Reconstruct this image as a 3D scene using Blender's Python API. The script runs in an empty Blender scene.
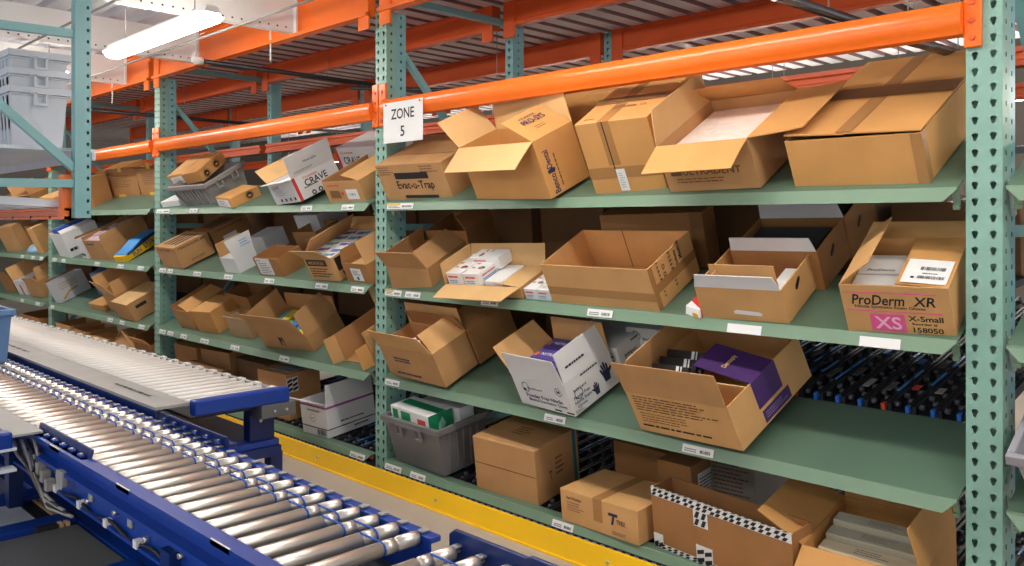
import bpy, bmesh, math, random
from mathutils import Matrix, Vector
random.seed(11)
SC = bpy.context.scene
COL = SC.collection
V = Vector

# ------------------------------------------------------------------ materials
def lin(r, g, b):
    f = lambda c: (c/255/12.92) if c/255 <= .04045 else ((c/255+.055)/1.055)**2.4
    return (f(r), f(g), f(b), 1)
MATS = {}
def mat(name, rgb, rough=.6, metal=0., noise=.0, scale=12., bump=0., emit=0., spec=.5, stretch=(1, 1, 1), tint=None):
    if name in MATS: return MATS[name]
    m = bpy.data.materials.new(name); m.use_nodes = True
    nt = m.node_tree; b = nt.nodes['Principled BSDF']
    c = lin(*rgb)
    b.inputs['Base Color'].default_value = c
    b.inputs['Roughness'].default_value = rough
    b.inputs['Metallic'].default_value = metal
    b.inputs['Specular IOR Level'].default_value = spec
    if emit:
        b.inputs['Emission Color'].default_value = c
        b.inputs['Emission Strength'].default_value = emit
    if noise or bump:
        tc = nt.nodes.new('ShaderNodeTexCoord'); mp = nt.nodes.new('ShaderNodeMapping')
        mp.inputs['Scale'].default_value = stretch
        n = nt.nodes.new('ShaderNodeTexNoise'); n.inputs['Scale'].default_value = scale
        n.inputs['Detail'].default_value = 4
        nt.links.new(tc.outputs['Object'], mp.inputs['Vector']); nt.links.new(mp.outputs['Vector'], n.inputs['Vector'])
        if noise:
            r = nt.nodes.new('ShaderNodeValToRGB')
            lo = [max(0, v*(1-noise)) for v in c[:3]]+[1]; hi = [min(1, v*(1+noise)) for v in c[:3]]+[1]
            if tint: hi = list(lin(*tint))
            r.color_ramp.elements[0].position = .3; r.color_ramp.elements[1].position = .7
            r.color_ramp.elements[0].color = lo; r.color_ramp.elements[1].color = hi
            nt.links.new(n.outputs['Fac'], r.inputs['Fac']); nt.links.new(r.outputs['Color'], b.inputs['Base Color'])
        if bump:
            bp = nt.nodes.new('ShaderNodeBump'); bp.inputs['Strength'].default_value = bump
            bp.inputs['Distance'].default_value = .01
            nt.links.new(n.outputs['Fac'], bp.inputs['Height']); nt.links.new(bp.outputs['Normal'], b.inputs['Normal'])
    MATS[name] = m
    return m
K = {
 'a': mat('kraft', (192, 144, 94), .75, noise=.09, scale=6, bump=.08),
 'b': mat('kraft_light', (212, 162, 104), .75, noise=.08, scale=6, bump=.08),
 'c': mat('kraft_dark', (166, 116, 68), .75, noise=.1, scale=6, bump=.08),
 'd': mat('kraft_orange', (208, 152, 88), .75, noise=.08, scale=5, bump=.08),
 'w': mat('white_board', (226, 226, 228), .6, noise=.03, scale=6),
 'y': mat('tan_board', (216, 174, 118), .7, noise=.05, scale=6),
}
WHITE = mat('white_paper', (236, 236, 236), .6)
INK = mat('black_ink', (34, 32, 36), .6)
NAVY = mat('navy_ink', (40, 46, 84), .6)
BROWNINK = mat('brown_ink', (110, 76, 46), .7)
PINK = mat('pink_ink', (236, 92, 156), .6)
RED = mat('red_ink', (214, 56, 52), .6)
PURPLE = mat('purple_board', (74, 44, 104), .45, noise=.1, scale=4)
VIOLET = mat('violet_board', (92, 78, 158), .45)
TAPE = mat('brown_tape', (176, 128, 78), .25, noise=.05, scale=4)
TAPED = mat('dark_tape', (136, 98, 62), .3, noise=.05, scale=4)
TEAL = mat('teal_steel', (132, 172, 158), .4, noise=.06, scale=3, spec=.5)
TEALB = mat('teal_steel_blue', (122, 172, 176), .36, noise=.05, scale=3)
TRAY = mat('green_tray_steel', (92, 118, 100), .42, noise=.06, scale=2.5)
TRAYLIP = mat('green_lip_steel', (122, 150, 126), .34, noise=.05, scale=2.5)
ORANGE = mat('orange_steel', (240, 112, 30), .24, noise=.05, scale=2)
ORANGED = mat('orange_steel_matt', (218, 88, 28), .42, noise=.06, scale=2)
DECKM = mat('deck_steel', (240, 238, 240), .4, noise=.05, scale=3)
JOIST = mat('joist_white', (232, 230, 228), .5, noise=.02, scale=2)
BLUE = mat('blue_steel', (12, 56, 146), .35, noise=.08, scale=3)
BLUED = mat('blue_steel_deep', (10, 38, 98), .35, noise=.1, scale=3)
ORING = mat('blue_ring', (20, 88, 190), .4)
ZINC = mat('zinc_roller', (208, 202, 194), .32, metal=.78, noise=.07, scale=26, stretch=(1, .15, 1))
ZINCW = mat('bright_roller', (230, 226, 222), .5, metal=.1, noise=.04, scale=20)
GALV = mat('galvanised', (160, 160, 158), .5, metal=.2, noise=.07, scale=6)
GALVB = mat('galvanised_cool', (214, 222, 232), .45, metal=.1, noise=.06, scale=6)
BOLT = mat('bolt_steel', (210, 210, 210), .3, metal=.8)
BLACK = mat('black_plastic', (26, 26, 30), .45)
CHAR = mat('dark_rail', (34, 36, 44), .5)
TOTEG = mat('grey_plastic', (118, 116, 118), .45, noise=.04, scale=4)
TOTEL = mat('pale_grey_plastic', (206, 212, 222), .45, noise=.04, scale=4)
TOTEB = mat('blue_grey_plastic', (100, 138, 186), .45, noise=.04, scale=4)
YELLOW = mat('yellow_steel', (250, 196, 10), .42, noise=.05, scale=3)
PLASTIC = mat('white_plastic', (232, 232, 230), .35)
WHEEL = mat('blue_wheel', (44, 108, 204), .4)
REDW = mat('red_wheel', (196, 70, 44), .5)
YELW = mat('yellow_wheel', (222, 176, 40), .5)
WOOD = mat('pale_wood', (214, 176, 134), .6)
SLATE = mat('slate_plate', (92, 94, 96), .45, noise=.08, scale=4)

# ------------------------------------------------------------------ mesh helpers
class MB:
    def __init__(s): s.v = []; s.f = []; s.sm = []
    def add(s, vs, fs, smooth=False):
        o = len(s.v); s.v += [tuple(p) for p in vs]
        for f in fs: s.f.append(tuple(i+o for i in f)); s.sm.append(smooth)
        return s
    def hexa(s, p):          # 8 points: bottom ring 0-3, top ring 4-7
        return s.add(p, [(3, 2, 1, 0), (4, 5, 6, 7), (0, 1, 5, 4), (1, 2, 6, 5), (2, 3, 7, 6), (3, 0, 4, 7)])
    def box(s, x0, x1, y0, y1, z0, z1):
        return s.hexa([(x0, y0, z0), (x1, y0, z0), (x1, y1, z0), (x0, y1, z0), (x0, y0, z1), (x1, y0, z1), (x1, y1, z1), (x0, y1, z1)])
    def prism(s, poly, c0, c1, axis='x'):
        n = len(poly)
        def P(a, b, c): return {'x': (c, a, b), 'y': (a, c, b), 'z': (a, b, c)}[axis]
        vs = [P(a, b, c0) for a, b in poly]+[P(a, b, c1) for a, b in poly]
        fs = [tuple(range(n))[::-1], tuple(range(n, 2*n))]+[(i, (i+1) % n, n+(i+1) % n, n+i) for i in range(n)]
        return s.add(vs, fs)
    def bar(s, a, b, w, h, up=(0, 0, 1)):
        a, b = V(a), V(b); t = (b-a).normalized(); up = V(up)
        if abs(t.dot(up)) > .98: up = V((0, 1, 0))
        x = t.cross(up).normalized(); y = x.cross(t).normalized()
        q = [(-w/2, -h/2), (w/2, -h/2), (w/2, h/2), (-w/2, h/2)]
        return s.hexa([a+x*i+y*j for i, j in q]+[b+x*i+y*j for i, j in q])
    def tube(s, pts, r, n=10, closed=False, cap=True, radii=None):
        pts = [V(p) for p in pts]; m = len(pts); vs = []
        prev = None
        for i, p in enumerate(pts):
            a = pts[(i-1) % m] if (closed or i > 0) else p
            b = pts[(i+1) % m] if (closed or i < m-1) else p
            t = (b-a).normalized()
            if prev is None:
                prev = t.orthogonal().normalized()
            x = (prev-t*prev.dot(t)).normalized(); prev = x; y = t.cross(x)
            rr = radii[i] if radii else r
            for k in range(n):
                q = 2*math.pi*k/n
                vs.append(p+x*rr*math.cos(q)+y*rr*math.sin(q))
        fs = []
        for i in range(m if closed else m-1):
            for k in range(n):
                j = (i+1) % m
                fs.append((i*n+k, i*n+(k+1) % n, j*n+(k+1) % n, j*n+k))
        s.add(vs, fs, True)
        if cap and not closed:
            o = len(s.v)-m*n
            s.f.append(tuple(o+k for k in range(n))[::-1]); s.sm.append(False)
            s.f.append(tuple(o+(m-1)*n+k for k in range(n))); s.sm.append(False)
        return s
    def cyl(s, a, b, r, n=12): return s.tube([a, b], r, n)
    def mesh(s, name, m, smooth=None):
        me = bpy.data.meshes.new(name); me.from_pydata(s.v, [], s.f)
        if m: me.materials.append(m)
        me.polygons.foreach_set('use_smooth', s.sm)
        b = bmesh.new(); b.from_mesh(me); bmesh.ops.recalc_face_normals(b, faces=b.faces); b.to_mesh(me); b.free()
        return me
    def build(s, name, m, parent=None, M=None, bevel=0, smooth=None):
        me = s.mesh(name, m)
        if smooth:
            me.polygons.foreach_set('use_smooth', [True]*len(me.polygons)); me.set_sharp_from_angle(angle=smooth)
        return link(name, me, parent, M, bevel)
def link(name, me, parent=None, M=None, bevel=0):
    o = bpy.data.objects.new(name, me); COL.objects.link(o)
    if parent: o.parent = parent
    if M is not None: o.matrix_local = M if isinstance(M, Matrix) else Matrix.Translation(M)
    if bevel:
        b = o.modifiers.new('edge', 'BEVEL'); b.width = bevel; b.segments = 2; b.limit_method = 'ANGLE'; b.angle_limit = .9
        b.use_clamp_overlap = True
    return o
def tag(o, label=None, cat=None, group=None, kind=None):
    if label: o['label'] = label
    if cat: o['category'] = cat
    if group: o['group'] = group
    if kind: o['kind'] = kind
    return o
def empty(name, M=(0, 0, 0)):
    o = bpy.data.objects.new(name, None); COL.objects.link(o); o.empty_display_size = .05
    o.matrix_local = M if isinstance(M, Matrix) else Matrix.Translation(M)
    return o
def copy_tree(o, parent=None):
    c = o.copy(); COL.objects.link(c)
    if parent: c.parent = parent
    for ch in list(o.children): copy_tree(ch, c)
    return c
def T(x, y, z): return Matrix.Translation((x, y, z))
def R(deg, ax): return Matrix.Rotation(math.radians(deg), 4, ax)

# text and fine print: fr = (origin, x axis, y axis, normal) in the parent's space
_tc = {}
def text_geo(s):
    if s not in _tc:
        cu = bpy.data.curves.new('t', 'FONT'); cu.body = s; cu.align_x = 'CENTER'; cu.align_y = 'CENTER'; cu.resolution_u = 3; cu.offset = .016
        ob = bpy.data.objects.new('t', cu); me = bpy.data.meshes.new_from_object(ob)
        vs = [(v.co.x, v.co.y) for v in me.vertices]; fs = [tuple(p.vertices) for p in me.polygons]
        bpy.data.objects.remove(ob); bpy.data.curves.remove(cu); bpy.data.meshes.remove(me)
        xs = [v[0] for v in vs]; ys = [v[1] for v in vs]
        cx, cy = (min(xs)+max(xs))/2, (min(ys)+max(ys))/2
        _tc[s] = ([(x-cx, y-cy) for x, y in vs], fs, max(xs)-min(xs), max(ys)-min(ys))
    return _tc[s]
def text(par, fr, s, u, v, width, height, m=INK, rot=0, shear=0, name='printed_text', off=.0012, slant=0):
    vs, fs, W, H = text_geo(s); O, X, Y, N = fr
    sx, sy = width/W, height/H; c, q = math.cos(math.radians(rot)), math.sin(math.radians(rot))
    mb = MB(); out = []
    for x, y in vs:
        x, y = x*sx+slant*y*sy, y*sy
        x, y = c*x-q*y+u, q*x+c*y+v
        out.append(O+X*x+Y*y+N*off)
    mb.add(out, fs)
    me = bpy.data.meshes.new(name); me.from_pydata(mb.v, [], mb.f); me.materials.append(m)
    return link(name, me, par)
def patch(par, fr, u0, u1, v0, v1, m, name='sticker', off=.0008, th=.0005):
    O, X, Y, N = fr
    P = lambda a, b, n: O+X*a+Y*b+N*n
    mb = MB().hexa([P(u0, v0, off-th), P(u1, v0, off-th), P(u1, v1, off-th), P(u0, v1, off-th), P(u0, v0, off), P(u1, v0, off), P(u1, v1, off), P(u0, v1, off)])
    return mb.build(name, m, par)
def poly(par, fr, pts, m, name='printed_mark', off=.0013):
    O, X, Y, N = fr
    me = bpy.data.meshes.new(name); me.from_pydata([O+X*a+Y*b+N*off for a, b in pts], [], [tuple(range(len(pts)))]); me.materials.append(m)
    return link(name, me, par)
def lines(par, fr, u0, u1, v0, v1, rows, m=INK, fill=.55, name='fine_print', off=.0012, seed=1, fr_len=1.0):
    O, X, Y, N = fr; rnd = random.Random(seed); mb = MB(); dv = (v1-v0)/rows
    for r in range(rows):
        y1 = v1-r*dv-dv*(1-fill)/2; y0 = y1-dv*fill; x = u0; end = u0+(u1-u0)*(fr_len if fr_len < 1 else rnd.uniform(.7, 1))
        while x < end-.001:
            w = min(rnd.uniform(.03, .13)*(u1-u0), end-x)
            mb.add([O+X*a+Y*b+N*off for a, b in ((x, y0), (x+w, y0), (x+w, y1), (x, y1))], [(0, 1, 2, 3)]); x += w+(u1-u0)*.018
    me = bpy.data.meshes.new(name); me.from_pydata(mb.v, [], mb.f); me.materials.append(m)
    return link(name, me, par)
def bars(par, fr, u0, u1, v0, v1, m=INK, n=22, seed=2, name='barcode', off=.0014):
    O, X, Y, N = fr; rnd = random.Random(seed); mb = MB(); w = (u1-u0)/n
    for i in range(n):
        a = u0+i*w; b = a+w*rnd.uniform(.3, .75)
        mb.add([O+X*p+Y*q+N*off for p, q in ((a, v0), (b, v0), (b, v1), (a, v1))], [(0, 1, 2, 3)])
    me = bpy.data.meshes.new(name); me.from_pydata(mb.v, [], mb.f); me.materials.append(m)
    return link(name, me, par)

# ------------------------------------------------------------------ places
EYE = 1.45
SHELF = {1: (2.873, 1.56, 26), 2: (2.873, 1.077, 24.5), 3: (2.873, .576, 25), 0: (2.873, .102, 7)}
def shelf_axes(sh):
    Y, Z, t = SHELF[sh]; a = math.radians(t)
    return V((0, Y, Z)), V((1, 0, 0)), V((0, math.cos(a), math.sin(a))), V((0, -math.sin(a), math.cos(a)))
def shelf_mat(sh):
    O, u, v, w = shelf_axes(sh)
    return Matrix(((u.x, v.x, w.x, O.x), (u.y, v.y, w.y, O.y), (u.z, v.z, w.z, O.z), (0, 0, 0, 1)))
def box_mat(q):
    O, u, v, ww = shelf_axes(q['sh'])
    yaw, pit, roll = (math.radians(q[k]) for k in ('yaw', 'pit', 'roll'))
    c, s = math.cos(yaw), math.sin(yaw)
    a = u*c+v*s; b = u*-s+v*c
    cp, sp = math.cos(pit), math.sin(pit)
    b2 = b*cp+ww*sp; w2 = b*-sp+ww*cp
    cr, sr = math.cos(roll), math.sin(roll)
    a3 = a*cr+w2*sr; w3 = a*-sr+w2*cr
    o = O+u*q['x']+v*q['s']+ww*q['h0']
    return Matrix(((a3.x, b2.x, w3.x, o.x), (a3.y, b2.y, w3.y, o.y), (a3.z, b2.z, w3.z, o.z), (0, 0, 0, 1)))
FIT = {
 'evac': {'sh': 1, 'x': -3.9326, 's': 0.0322, 'h0': 0.0003, 'yaw': 2.3, 'pit': 1.5, 'roll': -1.8, 'w': 0.5427, 'd': 0.4305, 'h': 0.2161},
 'prosys': {'sh': 1, 'x': -3.1598, 's': 0.0139, 'h0': -0.0001, 'yaw': -6.7, 'pit': -0.3, 'roll': 1.9, 'w': 0.5728, 'd': 0.2569, 'h': 0.2749, 'flaps': {'F': [116.2, 0.153, 0.005, -0.005], 'L': [37.7, 0.173, -0.004, 0.002], 'R': [-59.1, 0.203, 0.001, -0.01], 'K': [6.0, 0.148, 0.013, -0.016]}},
 'taped': {'sh': 1, 'x': -2.3955, 's': 0.0242, 'h0': 0.0001, 'yaw': 7.3, 'pit': 3.7, 'roll': -1.7, 'w': 0.3502, 'd': 0.4994, 'h': 0.3343},
 'ultra': {'sh': 1, 'x': -2.0063, 's': 0.0267, 'h0': 0.0002, 'yaw': 0.7, 'pit': 3.1, 'roll': 0.6, 'w': 0.4031, 'd': 0.4622, 'h': 0.2044, 'flaps': {'F': [104.8, 0.157, 0.004, -0.003], 'L': [-1.8, 0.147, 0.027, -0.024], 'K': [-52.5, 0.15, 0.004, -0.002], 'R': [88.8, 0.209, 0.022, -0.015]}},
 'big': {'sh': 1, 'x': -1.473, 's': 0.0427, 'h0': 0.0007, 'yaw': -0.5, 'pit': 1.7, 'roll': -0.2, 'w': 0.4671, 'd': 0.8174, 'h': 0.1777},
 's1': {'sh': 2, 'x': -3.8474, 's': 0.0002, 'h0': -0.0003, 'yaw': 10.8, 'pit': -0.8, 'roll': -5.4, 'w': 0.2895, 'd': 0.3554, 'h': 0.138, 'flaps': {'F': [27.1, 0.142, 0.012, -0.01], 'R': [-46.1, 0.126, 0.018, -0.015]}},
 's2': {'sh': 2, 'x': -3.3623, 's': -0.0043, 'h0': -0.0004, 'yaw': 2.2, 'pit': 0.5, 'roll': 0.3, 'w': 0.526, 'd': 0.1917, 'h': 0.058, 'flaps': {'F': [89.9, 0.124, 0.025, -0.022], 'L': [-27.1, 0.202, -0.043, 0.047], 'K': [34.9, 0.188, 0.021, -0.024], 'R': [-84.3, 0.186, 0.015, -0.02]}},
 's3': {'sh': 2, 'x': -2.6425, 's': 0.0135, 'h0': -0.0001, 'yaw': 0.2, 'pit': 3.1, 'roll': -0.2, 'w': 0.5907, 'd': 0.3367, 'h': 0.1967},
 's4': {'sh': 2, 'x': -1.8381, 's': 0.0019, 'h0': -0.0003, 'yaw': 1.7, 'pit': 3.0, 'roll': -0.3, 'w': 0.3562, 'd': 0.3055, 'h': 0.1414, 'flaps': {'F': [5.9, 0.077, 0.023, -0.007]}},
 's5': {'sh': 2, 'x': -1.2599, 's': 0.0024, 'h0': -0.0003, 'yaw': 4.3, 'pit': 5.2, 'roll': -1.4, 'w': 0.3372, 'd': 0.312, 'h': 0.1874, 'flaps': {'L': [-47.9, 0.124, -0.097, 0.075], 'R': [-87.4, 0.156, 0.009, -0.008]}},
 'r1': {'sh': 3, 'x': -3.8967, 's': 0.0312, 'h0': 0.0001, 'yaw': -4.5, 'pit': 0.9, 'roll': 2.5, 'w': 0.535, 'd': 0.2309, 'h': 0.2001, 'flaps': {'F': [14.7, 0.116, 0.024, -0.022], 'R': [-50.0, 0.143, 0.021, -0.018], 'K': [2.1, 0.132, 0.012, -0.011]}},
 'r2': {'sh': 3, 'x': -2.8517, 's': 0.0242, 'h0': 0.0, 'yaw': -6.9, 'pit': 0.4, 'roll': 3.7, 'w': 0.3863, 'd': 0.2979, 'h': 0.1647, 'flaps': {'F': [1.9, 0.122, 0.009, -0.005], 'R': [-16.2, 0.138, 0.013, -0.014], 'L': [45.4, 0.165, 0.02, -0.018]}},
 'r4': {'sh': 3, 'x': -2.145, 's': 0.0149, 'h0': -0.0, 'yaw': -5.7, 'pit': 2.4, 'roll': 5.3, 'w': 0.5212, 'd': 0.3995, 'h': 0.1916, 'flaps': {'F': [-0.4, 0.143, -0.019, 0.027]}},
 'tote': {'sh': 0, 'x': -3.9049, 's': 0.0295, 'h0': 0.0001, 'yaw': -3.8, 'pit': 3.1, 'roll': 1.0, 'w': 0.5172, 'd': 0.1986, 'h': 0.2631, 'tp': 0.06},
 'b2': {'sh': 0, 'x': -3.178, 's': 0.026, 'h0': 0.0001, 'yaw': 4.0, 'pit': 1.9, 'roll': -2.0, 'w': 0.4006, 'd': 0.3388, 'h': 0.2793},
 'trex': {'sh': 0, 'x': -2.5771, 's': -0.0012, 'h0': -0.0007, 'yaw': -2.0, 'pit': -2.1, 'roll': 0.7, 'w': 0.4444, 'd': 0.3056, 'h': 0.1484},
 'b4': {'sh': 0, 'x': -2.0922, 's': 0.036, 'h0': 0.0003, 'yaw': -5.6, 'pit': 0.2, 'roll': -0.6, 'w': 0.6426, 'd': 0.35, 'h': 0.2586},
 'b5': {'sh': 0, 'x': -1.4289, 's': 0.019, 'h0': -0.0, 'yaw': 9.3, 'pit': 3.1, 'roll': -1.6, 'w': 0.3512, 'd': 0.4348, 'h': 0.2015, 'flaps': {'L': [81.9, 0.193, 0.093, -0.088], 'R': [21.7, 0.17, 0.001, 0.0]}},
 'v2': {'sh': 1, 'x': -6.6543, 's': 0.0104, 'h0': -0.0002, 'yaw': 4.8, 'pit': 4.2, 'roll': -1.4, 'w': 0.5227, 'd': 0.3676, 'h': 0.185, 'tp': 0.06},
 'v3': {'sh': 1, 'x': -5.9923, 's': 0.0152, 'h0': -0.0001, 'yaw': -7.8, 'pit': -0.2, 'roll': -0.1, 'w': 0.3493, 'd': 0.2281, 'h': 0.0623},
 'v1a': {'sh': 1, 'x': -6.5888, 's': 0.1043, 'h0': 0.1538, 'yaw': 9.7, 'pit': 12.6, 'roll': 1.5, 'w': 0.2239, 'd': 0.251, 'h': 0.0683},
 'v4': {'sh': 1, 'x': -5.1387, 's': 0.0077, 'h0': -0.0003, 'yaw': -4.6, 'pit': 0.5, 'roll': 4.9, 'w': 0.3825, 'd': 0.3293, 'h': 0.1536, 'flaps': {'R': [30.8, 0.139, -0.008, 0.002], 'L': [50.1, 0.144, 0.004, 0.001]}},
 'v6': {'sh': 1, 'x': -4.5103, 's': 0.0207, 'h0': 0.0, 'yaw': 2.8, 'pit': 1.7, 'roll': -1.5, 'w': 0.3575, 'd': 0.4561, 'h': 0.1389, 'flaps': {'R': [-92.1, 0.259, 0.057, -0.079]}},
 'w1': {'sh': 2, 'x': -6.9959, 's': 0.0212, 'h0': 0.0, 'yaw': -3.9, 'pit': 1.4, 'roll': 1.0, 'w': 0.4417, 'd': 0.2905, 'h': 0.1814},
 'w2': {'sh': 2, 'x': -5.8949, 's': 0.0184, 'h0': -0.0, 'yaw': -0.9, 'pit': 0.0, 'roll': -0.0, 'w': 0.2293, 'd': 0.1581, 'h': 0.1164, 'flaps': {'R': [33.6, 0.141, -0.039, 0.029], 'L': [-42.1, 0.151, -0.036, 0.031]}},
 'w4': {'sh': 2, 'x': -5.3758, 's': 0.0167, 'h0': -0.0001, 'yaw': 1.0, 'pit': 2.4, 'roll': -0.8, 'w': 0.3161, 'd': 0.2807, 'h': 0.1378},
 'w5': {'sh': 2, 'x': -4.7131, 's': 0.0208, 'h0': 0.0, 'yaw': 0.8, 'pit': 2.5, 'roll': 0.5, 'w': 0.3086, 'd': 0.3714, 'h': 0.1558, 'flaps': {'F': [36.7, 0.117, 0.005, -0.001], 'L': [68.9, 0.186, 0.031, -0.036]}},
 'w6': {'sh': 2, 'x': -4.3297, 's': 0.0344, 'h0': 0.0002, 'yaw': -2.1, 'pit': 0.5, 'roll': 0.0, 'w': 0.2638, 'd': 0.35, 'h': 0.1269, 'flaps': {'L': [32.1, 0.066, 0.047, -0.034], 'R': [-79.4, 0.227, 0.077, -0.093]}},
 'x1': {'sh': 3, 'x': -6.7601, 's': 0.0675, 'h0': 0.0005, 'yaw': 0.1, 'pit': 4.5, 'roll': -1.0, 'w': 0.3184, 'd': 0.3361, 'h': 0.1695},
 'x2': {'sh': 3, 'x': -6.3846, 's': 0.0494, 'h0': 0.0003, 'yaw': 5.7, 'pit': 1.7, 'roll': -0.5, 'w': 0.2844, 'd': 0.2244, 'h': 0.1891},
 'x3': {'sh': 3, 'x': -5.9114, 's': 0.0809, 'h0': 0.0007, 'yaw': 1.2, 'pit': -2.8, 'roll': -0.4, 'w': 0.3285, 'd': 0.15, 'h': 0.1448},
 'x4': {'sh': 3, 'x': -5.3398, 's': 0.0418, 'h0': 0.0002, 'yaw': 5.4, 'pit': 8.0, 'roll': -2.6, 'w': 0.5389, 'd': 0.3059, 'h': 0.1348, 'flaps': {'F': [12.3, 0.188, 0.001, -0.005], 'R': [-13.9, 0.168, 0.019, -0.017], 'L': [8.7, 0.171, 0.031, -0.026]}},
 'x5': {'sh': 3, 'x': -4.4194, 's': 0.0623, 'h0': 0.0005, 'yaw': 2.6, 'pit': -9.3, 'roll': -1.8, 'w': 0.2986, 'd': 0.35, 'h': 0.277},
 'y4': {'sh': 0, 'x': -5.4795, 's': 0.0721, 'h0': 0.0001, 'yaw': 3.4, 'pit': -1.8, 'roll': -0.9, 'w': 0.3538, 'd': 0.2609, 'h': 0.3165},
 'y5': {'sh': 0, 'x': -4.8229, 's': 0.0183, 'h0': 0.0528, 'yaw': 2.2, 'pit': -2.1, 'roll': -0.0, 'w': 0.2796, 'd': 0.3723, 'h': 0.1561},
 'm1': {'sh': 2, 'x': -9.6819, 's': 0.0411, 'h0': 0.0003, 'yaw': -2.4, 'pit': -0.1, 'roll': -0.1, 'w': 0.4576, 'd': 0.35, 'h': 0.2606, 'flaps': {'R': [-89.6, 0.161, 0.037, -0.034]}},
 'm3': {'sh': 2, 'x': -8.6635, 's': 0.0239, 'h0': 0.0001, 'yaw': 1.9, 'pit': 3.5, 'roll': -0.6, 'w': 0.4271, 'd': 0.3984, 'h': 0.2097},
 'm4': {'sh': 2, 'x': -8.0295, 's': 0.0133, 'h0': -0.0001, 'yaw': 7.8, 'pit': 4.8, 'roll': -0.4, 'w': 0.1872, 'd': 0.3519, 'h': 0.0931},
 'n1': {'sh': 3, 'x': -9.8192, 's': 0.0426, 'h0': 0.0003, 'yaw': 3.3, 'pit': 0.5, 'roll': 0.7, 'w': 0.1611, 'd': 0.3195, 'h': 0.2336},
 'n5': {'sh': 3, 'x': -7.964, 's': 0.0207, 'h0': 0.0, 'yaw': -2.1, 'pit': 3.2, 'roll': 0.0, 'w': 0.4109, 'd': 0.2556, 'h': 0.1703},
 'n4': {'sh': 3, 'x': -8.4564, 's': 0.1063, 'h0': 0.001, 'yaw': -9.0, 'pit': -3.8, 'roll': -0.8, 'w': 0.4242, 'd': 0.35, 'h': 0.1854},
 'ks': {'sh': 1, 'x': -2.8567, 's': 0.46, 'h0': -0.0, 'yaw': 1.7, 'pit': 0.0, 'roll': 0.4, 'w': 0.4182, 'd': 0.1, 'h': 0.3315},
 's3b': {'sh': 2, 'x': -2.5804, 's': 0.3675, 'h0': 0.0012, 'yaw': 10.8, 'pit': -6.1, 'roll': -3.3, 'w': 0.51, 'd': 0.15, 'h': 0.264},
 'r3': {'sh': 3, 'x': -2.4703, 's': 0.4211, 'h0': 0.0042, 'yaw': 5.3, 'pit': -7.2, 'roll': -2.7, 'w': 0.3206, 'd': 0.25, 'h': 0.2193},
 'bb1': {'sh': 0, 'x': -2.7006, 's': 0.4999, 'h0': -0.0, 'yaw': -1.8, 'pit': 0.0, 'roll': -0.2, 'w': 0.3361, 'd': 0.35, 'h': 0.0975},
 'bb2': {'sh': 0, 'x': -2.2259, 's': 0.3402, 'h0': -0.0, 'yaw': -0.3, 'pit': 0.2, 'roll': -0.4, 'w': 0.098, 'd': 0.2419, 'h': 0.1588},
 'bb3': {'sh': 0, 'x': -2.1263, 's': 0.5878, 'h0': 0.0038, 'yaw': 2.8, 'pit': -1.2, 'roll': -0.3, 'w': 0.2223, 'd': 0.35, 'h': 0.1452},
 'v0': {'sh': 1, 'x': -7.0167, 's': 0.0207, 'h0': -0.0, 'yaw': 4.7, 'pit': 0.4, 'roll': 0.1, 'w': 0.1531, 'd': 0.157, 'h': 0.0197},
 'v5': {'sh': 1, 'x': -4.8829, 's': 0.42, 'h0': 0.0859, 'yaw': -1.4, 'pit': -2.9, 'roll': -0.9, 'w': 0.461, 'd': 0.2, 'h': 0.1192},
 'w3': {'sh': 2, 'x': -5.9534, 's': 0.3892, 'h0': 0.0016, 'yaw': 4.8, 'pit': -3.7, 'roll': 0.4, 'w': 0.1265, 'd': 0.1164, 'h': 0.1094},
 'w3b': {'sh': 2, 'x': -5.5437, 's': 0.5001, 'h0': 0.1616, 'yaw': 1.8, 'pit': -1.2, 'roll': 0.0, 'w': 0.2997, 'd': 0.35, 'h': 0.0716},
 'w4b': {'sh': 2, 'x': -5.3566, 's': 0.35, 'h0': 0.0, 'yaw': 2.2, 'pit': -0.0, 'roll': 0.3, 'w': 0.2903, 'd': 0.35, 'h': 0.2079},
 'x1b': {'sh': 3, 'x': -6.2595, 's': 0.3, 'h0': 0.0, 'yaw': -3.8, 'pit': -0.0, 'roll': -0.3, 'w': 0.4217, 'd': 0.35, 'h': 0.2704},
 'y1': {'sh': 0, 'x': -7.4425, 's': 0.1939, 'h0': 0.0068, 'yaw': 14.7, 'pit': -9.4, 'roll': 7.6, 'w': 0.2814, 'd': 0.35, 'h': 0.2374},
 'y2': {'sh': 0, 'x': -6.747, 's': 0.2001, 'h0': 0.2222, 'yaw': 13.7, 'pit': -0.3, 'roll': 3.5, 'w': 0.4429, 'd': 0.35, 'h': 0.0592},
 'y3': {'sh': 0, 'x': -6.6397, 's': 0.08, 'h0': 0.0, 'yaw': 14.7, 'pit': -0.2, 'roll': 3.6, 'w': 0.4338, 'd': 0.35, 'h': 0.229},
 'y3b': {'sh': 0, 'x': -6.3246, 's': 0.25, 'h0': 0.0, 'yaw': 11.1, 'pit': -0.1, 'roll': 2.4, 'w': 0.3901, 'd': 0.35, 'h': 0.2608},
 'z1': {'sh': 1, 'x': -9.2152, 's': 0.0299, 'h0': 0.0002, 'yaw': 6.6, 'pit': -9.2, 'roll': -1.4, 'w': 0.4556, 'd': 0.1277, 'h': 0.3002},
 'z2': {'sh': 1, 'x': -8.9037, 's': 0.3067, 'h0': 0.0, 'yaw': 2.8, 'pit': -13.7, 'roll': -1.8, 'w': 0.6712, 'd': 0.35, 'h': 0.2785},
 'z3': {'sh': 1, 'x': -8.1546, 's': 0.3248, 'h0': 0.0, 'yaw': -0.3, 'pit': -9.2, 'roll': -1.1, 'w': 0.5931, 'd': 0.35, 'h': 0.2527},
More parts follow.
